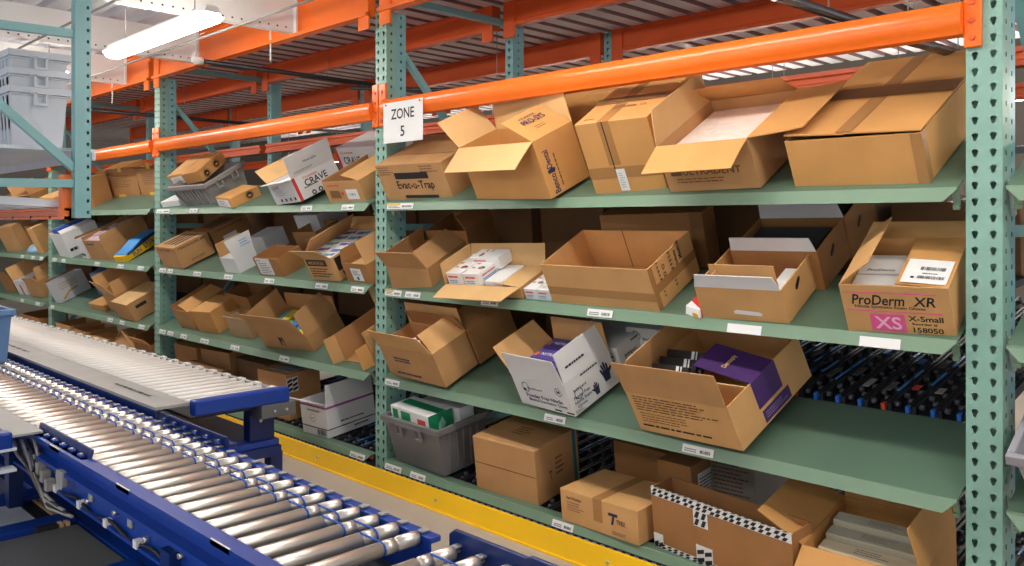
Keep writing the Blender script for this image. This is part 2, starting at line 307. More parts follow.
 'z4': {'sh': 1, 'x': -9.4574, 's': 0.4001, 'h0': -0.0, 'yaw': -0.3, 'pit': 3.6, 'roll': -0.6, 'w': 0.4687, 'd': 0.0442, 'h': 0.228},
 'm2': {'sh': 2, 'x': -8.9892, 's': 0.0434, 'h0': 0.0004, 'yaw': -3.0, 'pit': -1.6, 'roll': -0.1, 'w': 0.2612, 'd': 0.35, 'h': 0.2001},
 'n2': {'sh': 3, 'x': -9.239, 's': 0.3003, 'h0': 0.1298, 'yaw': 7.8, 'pit': -2.0, 'roll': 0.7, 'w': 0.6235, 'd': 0.1, 'h': 0.1268},
 'n3': {'sh': 3, 'x': -8.8208, 's': 0.0635, 'h0': 0.0005, 'yaw': 0.2, 'pit': 0.2, 'roll': -0.1, 'w': 0.402, 'd': 0.0978, 'h': 0.0588},
 'p1': {'sh': 0, 'x': -9.7849, 's': 0.05, 'h0': 0.0, 'yaw': 0.9, 'pit': -0.0, 'roll': 0.1, 'w': 0.4308, 'd': 0.35, 'h': 0.3045},
 'p2': {'sh': 0, 'x': -9.2109, 's': 0.05, 'h0': 0.0, 'yaw': -0.9, 'pit': -0.0, 'roll': -0.1, 'w': 0.3275, 'd': 0.35, 'h': 0.3104},
 'p3': {'sh': 0, 'x': -8.8348, 's': 0.03, 'h0': 0.0, 'yaw': 2.5, 'pit': -0.0, 'roll': 0.4, 'w': 0.363, 'd': 0.35, 'h': 0.2718},
 'p4': {'sh': 0, 'x': -8.4852, 's': 0.0939, 'h0': 0.0065, 'yaw': -6.1, 'pit': -7.7, 'roll': 12.4, 'w': 0.7352, 'd': 0.35, 'h': 0.196},
 'p5': {'sh': 0, 'x': -7.9408, 's': 0.1342, 'h0': 0.0128, 'yaw': 6.7, 'pit': -8.5, 'roll': 0.5, 'w': 0.3526, 'd': 0.35, 'h': 0.3392},
 'q1': {'sh': 2, 'x': -11.5768, 's': 0.0335, 'h0': 0.0002, 'yaw': 13.6, 'pit': -6.3, 'roll': -0.9, 'w': 0.1823, 'd': 0.0763, 'h': 0.3174},
 'q2': {'sh': 2, 'x': -11.4914, 's': 0.1811, 'h0': 0.0005, 'yaw': 10.2, 'pit': 0.3, 'roll': 0.9, 'w': 0.2732, 'd': 0.35, 'h': 0.2545},
 'q4': {'sh': 2, 'x': -10.4733, 's': 0.0804, 'h0': 0.001, 'yaw': 22.0, 'pit': 0.4, 'roll': 0.5, 'w': 0.0778, 'd': 0.1138, 'h': 0.2947},
 'q5': {'sh': 3, 'x': -11.3746, 's': 0.0755, 'h0': 0.0006, 'yaw': 4.0, 'pit': 1.1, 'roll': 0.3, 'w': 0.3031, 'd': 0.35, 'h': 0.1723, 'flaps': {'L': [65.9, 0.219, 0.043, -0.076]}},
 'q6': {'sh': 3, 'x': -10.788, 's': 0.0608, 'h0': 0.0005, 'yaw': 6.3, 'pit': -1.4, 'roll': 0.1, 'w': 0.3596, 'd': 0.35, 'h': 0.2075},
 'q7': {'sh': 3, 'x': -11.9435, 's': 0.0661, 'h0': 0.0005, 'yaw': 7.9, 'pit': 1.1, 'roll': 0.3, 'w': 0.2261, 'd': 0.35, 'h': 0.1636},
 'q8': {'sh': 1, 'x': -9.8679, 's': 0.0205, 'h0': 0.0, 'yaw': -9.2, 'pit': 4.6, 'roll': -1.7, 'w': 0.7144, 'd': 0.2097, 'h': 0.2148},
 'q9': {'sh': 1, 'x': -11.2232, 's': 0.0208, 'h0': 0.0, 'yaw': -5.5, 'pit': 0.8, 'roll': -0.3, 'w': 0.4618, 'd': 0.1131, 'h': 0.3083},
 'q10': {'sh': 1, 'x': -10.8268, 's': 0.0207, 'h0': 0.0, 'yaw': 48.1, 'pit': 1.5, 'roll': -0.2, 'w': 0.0531, 'd': 0.2521, 'h': 0.2113},
 'q11': {'sh': 0, 'x': -11.0107, 's': 0.05, 'h0': 0.0, 'yaw': 7.5, 'pit': -0.0, 'roll': 1.3, 'w': 0.6862, 'd': 0.35, 'h': 0.2962},
}
# ------------------------------------------------------------------ cartons
def face(q, side, flaps=None):
    w, d, h = q['w'], q['d'], q['h']
    if side == 'F': return (V((0, 0, 0)), V((1, 0, 0)), V((0, 0, 1)), V((0, -1, 0)))
    if side == 'R': return (V((w, 0, 0)), V((0, 1, 0)), V((0, 0, 1)), V((1, 0, 0)))
    if side == 'T': return (V((0, 0, h)), V((1, 0, 0)), V((0, 1, 0)), V((0, 0, 1)))
FL = {'F': lambda w, d, h: (V((0, 0, h)), V((w, 0, h)), V((0, -1, 0))),
      'R': lambda w, d, h: (V((w, 0, h)), V((w, d, h)), V((1, 0, 0))),
      'L': lambda w, d, h: (V((0, 0, h)), V((0, d, h)), V((-1, 0, 0))),
      'K': lambda w, d, h: (V((0, d, h)), V((w, d, h)), V((0, 1, 0)))}
def add_flap(o, q, side, ang, L, k1=.01, k2=-.01, m=None, a0=0., a1=1., curl=.006, th=.004):
    A, B, n = FL[side](q['w'], q['d'], q['h'])
    t = (B-A); A, B = A+t*a0, A+t*a1; t = t.normalized()
    g = math.radians(ang); dr = V((0, 0, 1))*math.cos(g)+n*math.sin(g); nr = dr.cross(t).normalized()
    if side in 'RK': nr = -nr      # outer (printed) side
    A = A+t*.002; B = B-t*.002
    mb = MB(); rows = 4; vs = []
    for i in range(rows+1):
        r = i/rows
        off = nr*(-curl*r*r)
        a = A+dr*L*r+t*k1*r+off; b = B+dr*L*r+t*k2*r+off
        vs += [a, b, b-nr*th, a-nr*th]
    fs = [(0, 1, 2, 3), tuple(4*rows+i for i in (3, 2, 1, 0))]
    for i in range(rows):
        p = 4*i
        for j in range(4): fs.append((p+j, p+(j+1) % 4, p+4+(j+1) % 4, p+4+j))
    mb.add(vs, fs)
    f = mb.build('flap', m, o)
    return f, (A, t, dr, nr)
def carton_mesh(w, d, h, opened, t=.005, front=True, cut=None):
    mb = MB()
    if not opened:
        return mb.box(0, w, 0, d, 0, h)
    mb.box(0, w, 0, d, 0, t)
    if front: mb.box(0, w, 0, t, t, h)
    mb.box(0, w, d-t, d, t, h)
    mb.box(0, t, t, d-t, t, h); mb.box(w-t, w, t, d-t, t, h)
    return mb
BOXES = {}
def carton(key, label, m='a', opened=True, q=None, flaps=None, group=None, name='cardboard_box', cat='box', front=True, fm=None, bevel=.003, tape=True, M=None, only=None):
    q = dict(FIT[key] if q is None else q)
    if M is None: M = box_mat(q)
    km = K[m] if isinstance(m, str) else m
    o = carton_mesh(q['w'], q['d'], q['h'], opened, front=front).build(name, km, None, M, bevel=0 if opened else bevel)
    tag(o, label, cat, group)
    fl = {}
    fs = flaps if flaps is not None else q.get('flaps', {})
    for s, p in fs.items():
        if only and s not in only: continue
        pp = list(p[:4]); kw = p[4] if len(p) > 4 else {}
        mm = kw.pop('m', None)
        fo, fr = add_flap(o, q, s, *pp, m=(K[mm] if isinstance(mm, str) else mm) or (K[fm] if fm else km), **kw)
        fl[s] = (fo, fr)
    BOXES[key] = (o, q, M, fl)
    return o, q, M, fl
def fshift(q, side): return face(q, side)
def seam(o, q, side='T', m=TAPE, w=.05, pos=.5, drop=.06):
    """packing tape along the middle of the lid, folded over the front edge"""
    W, D, H = q['w'], q['d'], q['h']
    if side == 'T':        # runs front to back
        x = W*pos
        mb = MB().box(x-w/2, x+w/2, 0, D, H, H+.0012).box(x-w/2, x+w/2, -.0012, 0, H-drop, H+.0012)
    else:                  # runs left to right
        y = D*pos
        mb = MB().box(0, W, y-w/2, y+w/2, H, H+.0012).box(W, W+.0012, y-w/2, y+w/2, H-drop, H+.0012)
    return mb.build('tape_strip', m, o)
def inner(M, loc, rot=None):
    X = M @ Matrix.Translation(loc)
    return X @ rot if rot is not None else X
GL = {}
def small_box(M, w, d, h, m, label, cat='carton', group=None, name='product_carton', deco=None):
    o = MB().box(0, w, 0, d, 0, h).build(name, m, None, M, bevel=.002)
    tag(o, label, cat, group)
    if deco: deco(o, dict(w=w, d=d, h=h))
    return o
# ------------------------------------------------------------------ setting
fl_ = MB().box(-18, 3.5, -2.4, 10, -.1, 0).build('floor', mat('concrete', (176, 166, 154), .55, noise=.07, scale=1.6, bump=.03)); tag(fl_, kind='structure')
def corr(name, x0, x1, y0, y1, z, pitch, dep, along, m, m2=None):
    """corrugated deck sheet: trapezoid waves across, swept along the other way"""
    c0, c1 = (x0, x1) if along == 'y' else (y0, y1)
    pts = []; c = c0
    while c < c1:
        pts += [(c, 0), (c+pitch*.62, 0), (c+pitch*.70, dep), (c+pitch*.92, dep)]; c += pitch
    vs = []
    a, b = (y0, y1) if along == 'y' else (x0, x1)
    for p, h in pts:
        for e in (a, b):
            vs.append((p, e, z+h) if along == 'y' else (e, p, z+h))
    n = len(pts); fs = [(2*i, 2*i+1, 2*i+3, 2*i+2) for i in range(n-1)]
    # thickness
    top = [(x, y, zz+.003) for x, y, zz in vs]
    mb = MB().add(vs, fs).add(top, fs)
    o = mb.build(name, m); tag(o, kind='structure')
    if m2:
        o.data.materials.append(m2)
        for p in o.data.polygons:
            i = (p.index % (n-1)) % 4
            if i in (1, 2, 3): p.material_index = 1
    return o
corr('ceiling_deck', -16, 2.2, 2.92, 7.4, 2.87, .18, .06, 'y', DECKM, mat('deck_flute_shade', (150, 122, 122), .6))  # flute sides and tops coloured darker to stand for shade in the gaps
corr('ceiling_aisle', -18, 3.4, -2.2, 2.80, 2.90, .20, .04, 'x', mat('aisle_deck', (206, 206, 214), .45, noise=.08, scale=2))
WALL = mat('back_wall_paint', (112, 104, 96), .8, noise=.04, scale=1)
tag(MB().box(-18, 3.5, 9.9, 10, 0, 5).build('wall_back', WALL), kind='structure')
tag(MB().box(-18.1, -18, -2.4, 10, 0, 5).build('wall_left', WALL), kind='structure')
corr('ceiling_rear', -18, 3.4, 7.6, 9.9, 4.2, .25, .05, 'y', DECKM)

# ------------------------------------------------------------------ upright frames
def post_mesh(w, dep, H, cols=2, side=True):
    P = .0508; mb = MB()
    def cell(mk, x0, x1, z0, z1, hole):
        n = 12; W, Hh = x1-x0, z1-z0
        out = []
        for a, b in ((x0, z0), (x1, z0), (x1, z1), (x0, z1)):
            out.append((a, b))
        ring = []
        for i in range(4):
            (a, b), (c, d) = out[i], out[(i+1) % 4]
            ring += [(a+(c-a)*k/3, b+(d-b)*k/3) for k in range(3)]
        cx, cz = (x0+x1)/2, (z0+z1)/2
        hs = []
        for (a, b) in ring:
            ang = math.atan2((b-cz)/Hh, (a-cx)/W)
            r = hole(ang); hs.append((cx+r[0], cz+r[1]))
        vs = [mk(*p) for p in ring]+[mk(*p) for p in hs]
        mb.add(vs, [(i, (i+1) % n, n+(i+1) % n, n+i) for i in range(n)])
    def tear(a):
        r = .0105; x, z = r*math.cos(a), r*math.sin(a)+.003
        if z < 0: x *= .68; z *= 1.75
        return x, z
    def sq(a): return .0055*max(-1, min(1, 1.5*math.cos(a))), .0075*max(-1, min(1, 1.5*math.sin(a)))
    N = int(H/P); z0 = H-N*P
    if z0 > .001: mb.add([(0, 0, 0), (w, 0, 0), (w, 0, z0), (0, 0, z0)], [(0, 1, 2, 3)])
    for i in range(N):
        za = z0+i*P
        for k in range(cols):
            cell(lambda x, z: (x, 0, z), w*k/cols, w*(k+1)/cols, za, za+P, tear)
        if side:
            for xx in (0, w):
                cell(lambda y, z, xx=xx: (xx, y, z), 0, dep, za, za+P, sq)
    if side:
        for xx in (0, w):
            mb.add([(xx, 0, 0), (xx, dep, 0), (xx, dep, z0), (xx, 0, z0)], [(0, 1, 2, 3)])
        mb.add([(0, dep, 0), (w, dep, 0), (w, dep, H), (0, dep, H)], [(0, 1, 2, 3)])
        mb.add([(0, 0, H), (w, 0, H), (w, dep, H), (0, dep, H)], [(0, 1, 2, 3)])
    return mb
PW, PD = .104, .07
PX = [-.896, -4.049, -7.204, -10.03]           # left edge of each front post
PH = 2.655
POST = post_mesh(PW, PD, PH).mesh('post', TEAL)
POSTB = post_mesh(.07, .10, 2.86, cols=1).mesh('rear_post', TEALB)
INNERP = post_mesh(PW-.006, PD, PH).mesh('inner_post', TEALB)
def frame(x, label):
    r = empty('rack_upright_frame', (x, 2.90, 0)); tag(r, label, 'rack frame', 'teal upright frames of the rack')
    link('front_post', POST, r); link('inner_post', INNERP, r, (.003, .0715, 0))
    link('rear_post', POSTB, r, (.02, 1.03, 0)); link('rear_post', POSTB, r, (.02, 2.06, 0))
    for z in (2.75, 1.42, .2):
        MB().bar((.055, .14 if z < 2 else 0, z), (.055, 1.03, z), .04, .04).build('horizontal_brace', TEALB, r)
        if z < 2: MB().bar((.055, 1.13, z), (.055, 2.06, z), .04, .04).build('horizontal_brace', TEALB, r)
    for a, b in (((.14, 2.45), (1.03, 1.48)), ((.14, .30), (1.03, 1.36))):
        MB().bar((.055, a[0], a[1]), (.055, b[0], b[1]), .034, .036, up=(1, 0, 0)).build('diagonal_brace', TEALB, r)
    MB().box(-.02, PW+.02, -.02, .16, 0, .008).build('foot_plate', TEAL, r)
    return r
frame(PX[0], 'teal upright frame at the right edge with large keyhole slots, nearest to the camera')
frame(PX[1], 'teal upright frame between the two nearest bays, next to the ZONE 5 sign')
frame(PX[2], 'teal upright frame between the ribbed tote and the blue and yellow carton')
frame(PX[3], 'farthest teal upright frame, behind the overhead orange beam at left')

# ------------------------------------------------------------------ orange beams
BEAML = [(-.896, -4.049+PW, 'right of the ZONE 5 sign'), (PX[1], PX[2]+PW, 'left of the ZONE 5 sign'),
         (PX[2], PX[3]+PW, 'third bay near the overhead post'), (PX[3], -13.2, 'farthest bay at left')]
for i, (xr, xl, where) in enumerate(BEAML):
    r = empty('orange_tie_beam', ((xr+xl)/2, 2.85, 2.05)); tag(r, 'glossy orange cross beam above the top shelf, '+where, 'beam', 'orange cross beams over the top shelf')
    h = (xr-xl)/2
    b = MB().prism([(.016*abs(2*k/12-1)**2.5, .088*k/12) for k in range(13)]+[(.035, .092), (.045, .082), (.075, .082), (.075, -.012), (.020, -.012)], -h+.002, h-.002, 'x').build('beam', ORANGE, r, smooth=.6)
    for s in (-1, 1):
        if i == 0 and s == 1: x0, x1 = h-.012+.01, h+.05
        else: x0, x1 = (h-.012, h+.046) if s == 1 else (-h-.05, -h+.012)
        p = MB().box(x0, x1, .032, .048, -.055, .19).build('end_plate', ORANGE, r, bevel=.004)
        for z in (-.025, .03, .085, .14):
            MB().tube([((x0+x1)/2, .026, z), ((x0+x1)/2, .034, z)], .009, 8).build('rivet', ORANGED, p)
def xbeam(y0, y1, z0, z1, xr, xl, label, group, m=ORANGE, plates=True, lip=.03):
    r = empty('orange_deck_beam', ((xr+xl)/2, y0, z0)); tag(r, label, 'beam', group)
    h = (xr-xl)/2; H = z1-z0
    MB().prism([(-lip, 0), (-lip, .022), (-.004, .022), (0, .03), (0, H-.03), (-.004, H-.022), (-lip, H-.022), (-lip, H), (y1-y0, H), (y1-y0, 0)], -h, h, 'x').build('beam', m, r)
    if plates:
        for s in (-1, 1):
            MB().box(s*(h-.05)-.05, s*(h-.05)+.05, -.012, .0, -.075, .16).build('end_plate', m, r)
names = ['nearest bay', 'middle bay', 'third bay', 'farthest bay']
for i, (xr, xl, where) in enumerate(BEAML):
    if i == 0: xr = -.80
    xbeam(2.86, 2.898, 2.635, 2.90, xr, xl+.002, 'tall orange deck beam at the front of the mezzanine over the '+names[i], 'tall orange mezzanine edge beams')
    for (y, z0, z1, nm) in ((3.84, 2.71, 2.868, 'second orange deck beam back from the aisle over the '), (4.95, 2.70, 2.868, 'third orange deck beam back from the aisle over the '), (6.0, 2.70, 2.868, 'rearmost orange deck beam over the ')):
        xbeam(y, y+.06, z0, z1, xr, xl+.002, nm+names[i], 'orange beams under the corrugated deck', ORANGED, lip=.008)
    for (y, z, nm) in ((3.87, 2.07, 'orange rear tie beam behind the boxes of the top shelf, '), (4.9, 2.07, 'orange tie beam on the rearmost posts, ')):
        xbeam(y, y+.06, z+.01, z+.09, xr, xl+.002, nm+names[i], 'orange rear tie beams', ORANGED, lip=.012, plates=False)

# ------------------------------------------------------------------ shelves
BAYX = [(-3.925, -.912), (-7.085, -4.066), (-9.90, -7.22), (-13.0, -10.05)]
LAB = {(0, 1): [(-3.882, -3.647, 1)], (0, 2): [(-3.901, -3.753, 1), (-3.718, -3.587, 0), (-3.104, -2.982, 0), (-2.418, -2.278, 0), (-1.722, -1.58, 2), (-1.216, -1.081, 2)],
       (0, 3): [(-3.901, -3.771, 0), (-2.676, -2.547, 0), (-1.925, -1.783, 0)], (0, 0): [(-3.901, -3.753, 0), (-3.673, -3.544, 0), (-2.626, -2.499, 0)],
       (1, 1): [(-7.07, -6.81, 0), (-6.44, -6.30, 0), (-4.8, -4.67, 0), (-4.34, -4.21, 0)],
       (1, 2): [(-7.01, -6.88, 0), (-6.85, -6.75, 0), (-6.37, -6.24, 0), (-5.86, -5.73, 0), (-5.27, -5.14, 0), (-4.63, -4.49, 0), (-4.24, -4.11, 0)],
       (1, 3): [(-7.01, -6.89, 0), (-6.85, -6.74, 0), (-6.6, -6.49, 0), (-6.25, -6.11, 0), (-5.76, -5.63, 0), (-5.07, -4.95, 0)], (1, 0): [(-4.25, -4.1, 0)],
       (2, 2): [(-9.76, -9.63, 0), (-9.47, -9.35, 0), (-8.51, -8.38, 0), (-7.93, -7.79, 0), (-7.47, -7.34, 0)], (2, 3): [(-9.83, -9.71, 0), (-8.18, -8.05, 0), (-7.88, -7.77, 0), (-7.45, -7.32, 0)], (2, 1): [],
       (3, 2): [(-10.9, -10.78, 0), (-10.5, -10.38, 0), (-10.2, -10.1, 0)], (3, 3): [(-10.9, -10.78, 0), (-10.35, -10.2, 0)]}
BAYN = ['right of the ZONE 5 post', 'left of the ZONE 5 post', 'in the third bay', 'in the farthest bay']
SHN = {1: 'top', 2: 'second', 3: 'third', 0: 'bottom'}
def shelf(bay, sh):
    x0, x1 = BAYX[bay]; W = x1-x0
    M = shelf_mat(sh) @ Matrix.Translation((x0, 0, 0))
    lab = ('green tilted pick tray, %s level, %s' if sh else 'green front rail of the %s flow level, %s') % (SHN[sh], BAYN[bay])
    r = empty('pick_tray' if sh else 'flow_shelf_rail', M); tag(r, lab, 'shelf', 'green tilted pick trays' if sh else 'green bottom rails')
    t = math.radians(SHELF[sh][2])
    dn = V((0, -math.sin(t), -math.cos(t)))          # straight down, in the tray's frame
    fw = V((0, -math.cos(t), math.sin(t)))           # straight out to the aisle
    dep = .40 if sh else .05
    MB().box(0, W, .002, dep, -.004, -.0005).build('tray_plate' if sh else 'rail_flange', TRAY, r)
    # front lip with cut corners, slightly raked
    H = .046 if sh else .038; c = .04
    e = fw*.004
    a = [V((0, 0, -.001)), V((W, 0, -.001)), V((W, 0, -.001))+dn*.006, V((W-c, 0, 0))+dn*H+fw*.012, V((c, 0, 0))+dn*H+fw*.012, V((0, 0, -.001))+dn*.006]
    mb = MB(); n = 6
    mb.add([p+e for p in a]+[p-e*.2 for p in a], [tuple(range(n)), tuple(range(n, 2*n))[::-1]]+[(i, (i+1) % n, n+(i+1) % n, n+i) for i in range(n)])
    # rounded nose
    mb.tube([V((0, .001, -.004)), V((W, .001, -.004))], .0045, 8)
    lipo = mb.build('front_lip', TRAYLIP, r)
    fr0 = (V((0, 0, 0))+e, V((1, 0, 0)), (-dn*H-fw*.012).normalized(), (fw+dn*.2).normalized())
    for k, (a0, a1, kind) in enumerate(LAB.get((bay, sh), [])):
        u0, u1 = a0-x0, a1-x0
        off = .0022
        s = patch(r, (fr0[0], fr0[1], fr0[2], fr0[3]), u0, u1, -.038 if kind != 2 else -.046, -.006 if kind != 2 else -.012, WHITE, 'shelf_label', off=off+.001)
        if kind == 1: patch(s, fr0, u0+.004, u0+(u1-u0)*.5, -.016, -.008, YELW, 'colour_tab', off=off+.0022)
        if kind != 2:
            lines(s, fr0, u0+.012, u0+(u1-u0)*.5, -.033, -.017, 2, INK, .4, off=off+.0022, seed=k+3)
            bars(s, fr0, u0+(u1-u0)*.58, u1-.012, -.030, -.018, INK, 9, seed=k, off=off+.0022)
    if not sh:
        MB().box(0, W, -.012, .03, -.085, -.040).build('stop_strip', CHAR, r)
        n = int(W/.045)
        cb = MB()
        for k in range(n): cb.box(k*.045+.006, k*.045+.026, -.020, -.008, -.064, -.046)
        tag(cb.build('blue_stops', mat('pale_blue_stop', (120, 160, 220), .4), r), kind='stuff')
    if sh:
        MB().box(.0, W, dep-.006, dep, -.05, -.004).build('rear_hem', TRAY, r)
        for sx in (0, 1):
            xx = W-.028 if sx else .008
            MB().prism([(.03, -.005), (.03, -.085), (.012, -.085), (.012, -.07), (.022, -.07), (.022, -.005)], xx, xx+.02, 'x').build('end_bracket', TRAYLIP, r)
            MB().box(W+.003 if sx else -.012, W+.012 if sx else -.003, .055, .075, -.13, -.01).build('bolt_strip', BOLT, r)
    return r
for b in range(4):
    for sh in (1, 2, 3, 0):
        shelf(b, sh)

# carton flow lanes: black rails with small wheels
def lane(x, y, z, length, slope, label, group, blue=True, seed=0):
    r = empty('flow_lane', T(x, y, z) @ R(slope, 'X')); tag(r, label, 'roller track', group)
    rnd = random.Random(seed)
    mb = MB()
    for sx in (-.034, .034): mb.box(sx-.006, sx+.006, 0, length, 0, .036)
    mb.box(-.034, .034, 0, length, 0, .004)
    mb.build('side_rails', CHAR, r)
    wb = MB(); n = int(length/.05)
    for k in range(n):
        y0 = .03+k*.05; o = .016 if k % 2 else -.016
        wb.tube([(o-.008, y0, .026), (o+.008, y0, .026)], .011, 8)
    tag(wb.build('wheels', mat('steel_blue_wheel', (84, 88, 96), .4) , r), kind='stuff')
    MB().box(.027, .041, -.012, .012, .012, .038).build('end_stop', WHEEL if seed % 4 else REDW, r)
    for k in range(2):
        y0 = rnd.uniform(.06, length*.5); MB().box(.029, .037, y0, y0+.16, .0362, .040).build('blue_highlight', mat('rail_highlight_blue', (70, 150, 226), .35), r)  # blue highlights on the rail edges drawn as thin strips
    for k in range(2):
        y0 = rnd.uniform(.1, length*.6); ln = rnd.uniform(.05, .14)
        MB().box(-.012, .012, y0, y0+ln, .0415, .045).build('lane_insert', rnd.choice([WHEEL, GALV, SLATE, REDW, SLATE]), r)
    return r
t3 = math.radians(25)
y3, z3 = 2.873+.405*math.cos(t3), .576+.405*math.sin(t3)
for k in range(13):
    lane(-.965-k*.088, y3, z3-.01, 1.7, 10, 'dark flow lane with blue wheels behind the empty third tray at right', 'flow lanes behind the third tray', seed=k)
for k in range(33):
    lane(-.97-k*.0895, 2.90, .062, 1.9, 7, 'dark flow lane with blue wheels at floor level right of the ZONE 5 post', 'flow lanes of the bottom level, near bay', seed=k)
for k in range(20):
    lane(-4.12-k*.09, 2.90, .062, 1.9, 7, 'dark flow lane with blue wheels at floor level left of the ZONE 5 post', 'flow lanes of the bottom level, middle bay', seed=k+40)
# decks that carry what stands behind the trays
for b in range(4):
    x0, x1 = BAYX[b]
    for sh in (1, 2, 3):
        t = math.radians(SHELF[sh][2]); y, z = 2.873+.405*math.cos(t), SHELF[sh][1]+.405*math.sin(t)
        if b == 0 and sh == 3: xa, xb = x0, -2.12
        else: xa, xb = x0, x1
        o = MB().prism([(0, -.03), (0, -.004), (1.5, .12), (1.5, .095)], 0, xb-xa, 'x').build('flow_bed', mat('dark_bed', (62, 62, 66), .6), None, T(xa, y, z-.03))
        tag(o, 'dark flow bed rising behind the %s tray %s' % (SHN[sh], BAYN[b]), 'shelf', 'flow beds behind the trays')
# filler cartons added on the beds to keep the gaps behind trays dark
rnd = random.Random(8)
for b, n in ((0, 6), (1, 6), (2, 4), (3, 4)):
    x0, x1 = BAYX[b]
    for sh in (2, 3):
        t = math.radians(SHELF[sh][2]); y, z = 2.873+.405*math.cos(t), SHELF[sh][1]+.405*math.sin(t)-.03
        for k in range(n):
            wd = (x1-x0)/n; xx = x0+k*wd
            if b == 0 and sh == 3 and xx+wd > -2.1: continue
            hh = rnd.uniform(.27, .33) if sh == 2 else rnd.uniform(.22, .3)
            o = MB().box(.01, wd-rnd.uniform(.015, .06), 0, .5, 0, hh).build('filler_carton', mat('kraft_shaded', (138, 98, 62), .75, noise=.1, scale=6), None, T(xx, y+.38+rnd.uniform(0, .05), z+.031) @ R(4.7, 'X'), bevel=.003)  # carton colour darkened for the shade behind the trays
            tag(o, 'closed brown filler carton added behind the %s tray %s' % (SHN[sh], BAYN[b].split(',')[0]), 'box', 'filler cartons added behind the %s tray %s' % (SHN[sh], BAYN[b].split(',')[0]))
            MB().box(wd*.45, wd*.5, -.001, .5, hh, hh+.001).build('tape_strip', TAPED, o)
# ------------------------------------------------------------------ sign
sg = empty('zone_sign', (-3.72, 2.843, 2.0)); tag(sg, 'white laminated ZONE 5 sign hung on the orange beam by the post', 'sign')
b = MB().box(-.175, .175, 0, .002, -.112, .112).build('sheet', WHITE, sg)
fr = (V((0, 0, 0)), V((1, 0, 0)), V((0, 0, 1)), V((0, -1, 0)))
text(sg, fr, 'ZONE', .0, .045, .205, .058, INK, off=.001)
text(sg, fr, '5', .0, -.052, .036, .058, INK, off=.001)
for x in (-.15, .15): MB().tube([(x, -.004, .1), (x, 0, .1)], .006, 8).build('pin', ORANGED, sg)
# ------------------------------------------------------------------ yellow guard
g = empty('floor_guard_rail', (-5.9, 2.73, 0)); tag(g, 'yellow angle guard rail bolted along the floor in front of the rack', 'guard rail')
MB().prism([(0, 0), (.004, .008), (.016, .090), (.030, .094), (.030, .100), (.010, .100), (-.004, .010), (-.012, .008), (-.012, 0)], -4.2, 5.1, 'x').build('angle', YELLOW, g)
for k in range(9): MB().tube([(-4+k*1.1, -.004, .055), (-4+k*1.1, .02, .05)], .007, 8).build('bolt', GALV, g)
# ------------------------------------------------------------------ joists, lights, pipes above the aisle
for i, x in enumerate((-3.40, -4.82, -6.24, -7.66, -9.08, -10.5, -11.9)):
    wh = ['right of the lamp, out over the conveyor', 'nearest in view, ending over the middle bay', 'crossing over the lamp', 'left of the lamp behind the teal post', 'fifth along the aisle ceiling', 'sixth along the aisle ceiling', 'farthest along the aisle ceiling'][i]
    mb = MB().box(-.004, .0, -5.0, 0, 0, .23).box(-.06, -.004, -5.0, 0, 0, .004).box(-.06, -.004, -5.0, 0, .226, .23)
    r = empty('white_ceiling_joist', (x, 2.83, 2.655)); tag(r, 'white punched steel joist %s' % wh, 'joist', 'white joists over the aisle')
    mb.build('channel', JOIST, r)
    hb = MB()
    for k in range(82): hb.box(.0, .0012, -.06-k*.06-.011, -.06-k*.06, .022, .032)
    tag(hb.build('slots', CHAR, r), kind='stuff')
    MB().box(-.002, .03, -.012, .0, .0, .28).build('end_clip', JOIST, r)
LENS = mat('lamp_lens', (255, 249, 238), .5, emit=33)
def lamp(x, y, z, L, label, along='x'):
    M = T(x, y, z) if along == 'x' else T(x, y, z) @ R(90, 'Z')
    r = empty('fluorescent_light', M); tag(r, label, 'lamp', 'fluorescent strip lights over the aisle')
    MB().prism([(-.045, .055), (-.03, .09), (.03, .09), (.045, .055)], -L/2, L/2, 'x').build('housing', PLASTIC, r)
    MB().prism([(-.045, .054), (-.07, .04), (-.05, .01), (-.02, 0), (.02, 0), (.05, .01), (.07, .04), (.045, .054)], -L/2+.02, L/2-.02, 'x').build('lens', LENS, r)
    for s in (-1, 1): MB().cyl((s*L*.35, 0, .09), (s*L*.35, 0, 2.9-z), .004, 6).build('hanger', GALV, r)
lamp(-5.0, 2.03, 2.50, 1.42, 'bright white fluorescent strip light hanging under the white joists at left')
# ================================================================== nearest bay, top shelf
G = {1: 'cartons on the top shelf', 2: 'cartons on the second shelf', 3: 'cartons on the third shelf', 0: 'cartons on the bottom level'}
o, q, M, fl = carton('evac', 'brown carton with two black printed bars next to the ZONE 5 post', 'a', opened=False, group=G[1])
f = face(q, 'F')
patch(o, f, .14, .41, .127, .165, INK, 'printed_bar', off=.0012, th=.0003)
text(o, f, 'Evac-u-Trap', .285, .085, .30, .062, INK)
patch(o, f, .17, .44, .012, .03, INK, 'printed_bar', off=.0012, th=.0003)
lines(o, f, .36, .50, .16, .205, 3, BROWNINK, .35); lines(o, f, .02, .14, .15, .205, 4, BROWNINK, .3)
MB().box(0, q['w'], .13, .13+.003, q['h'], q['h']+.0012).build('lid_seam', TAPED, o)

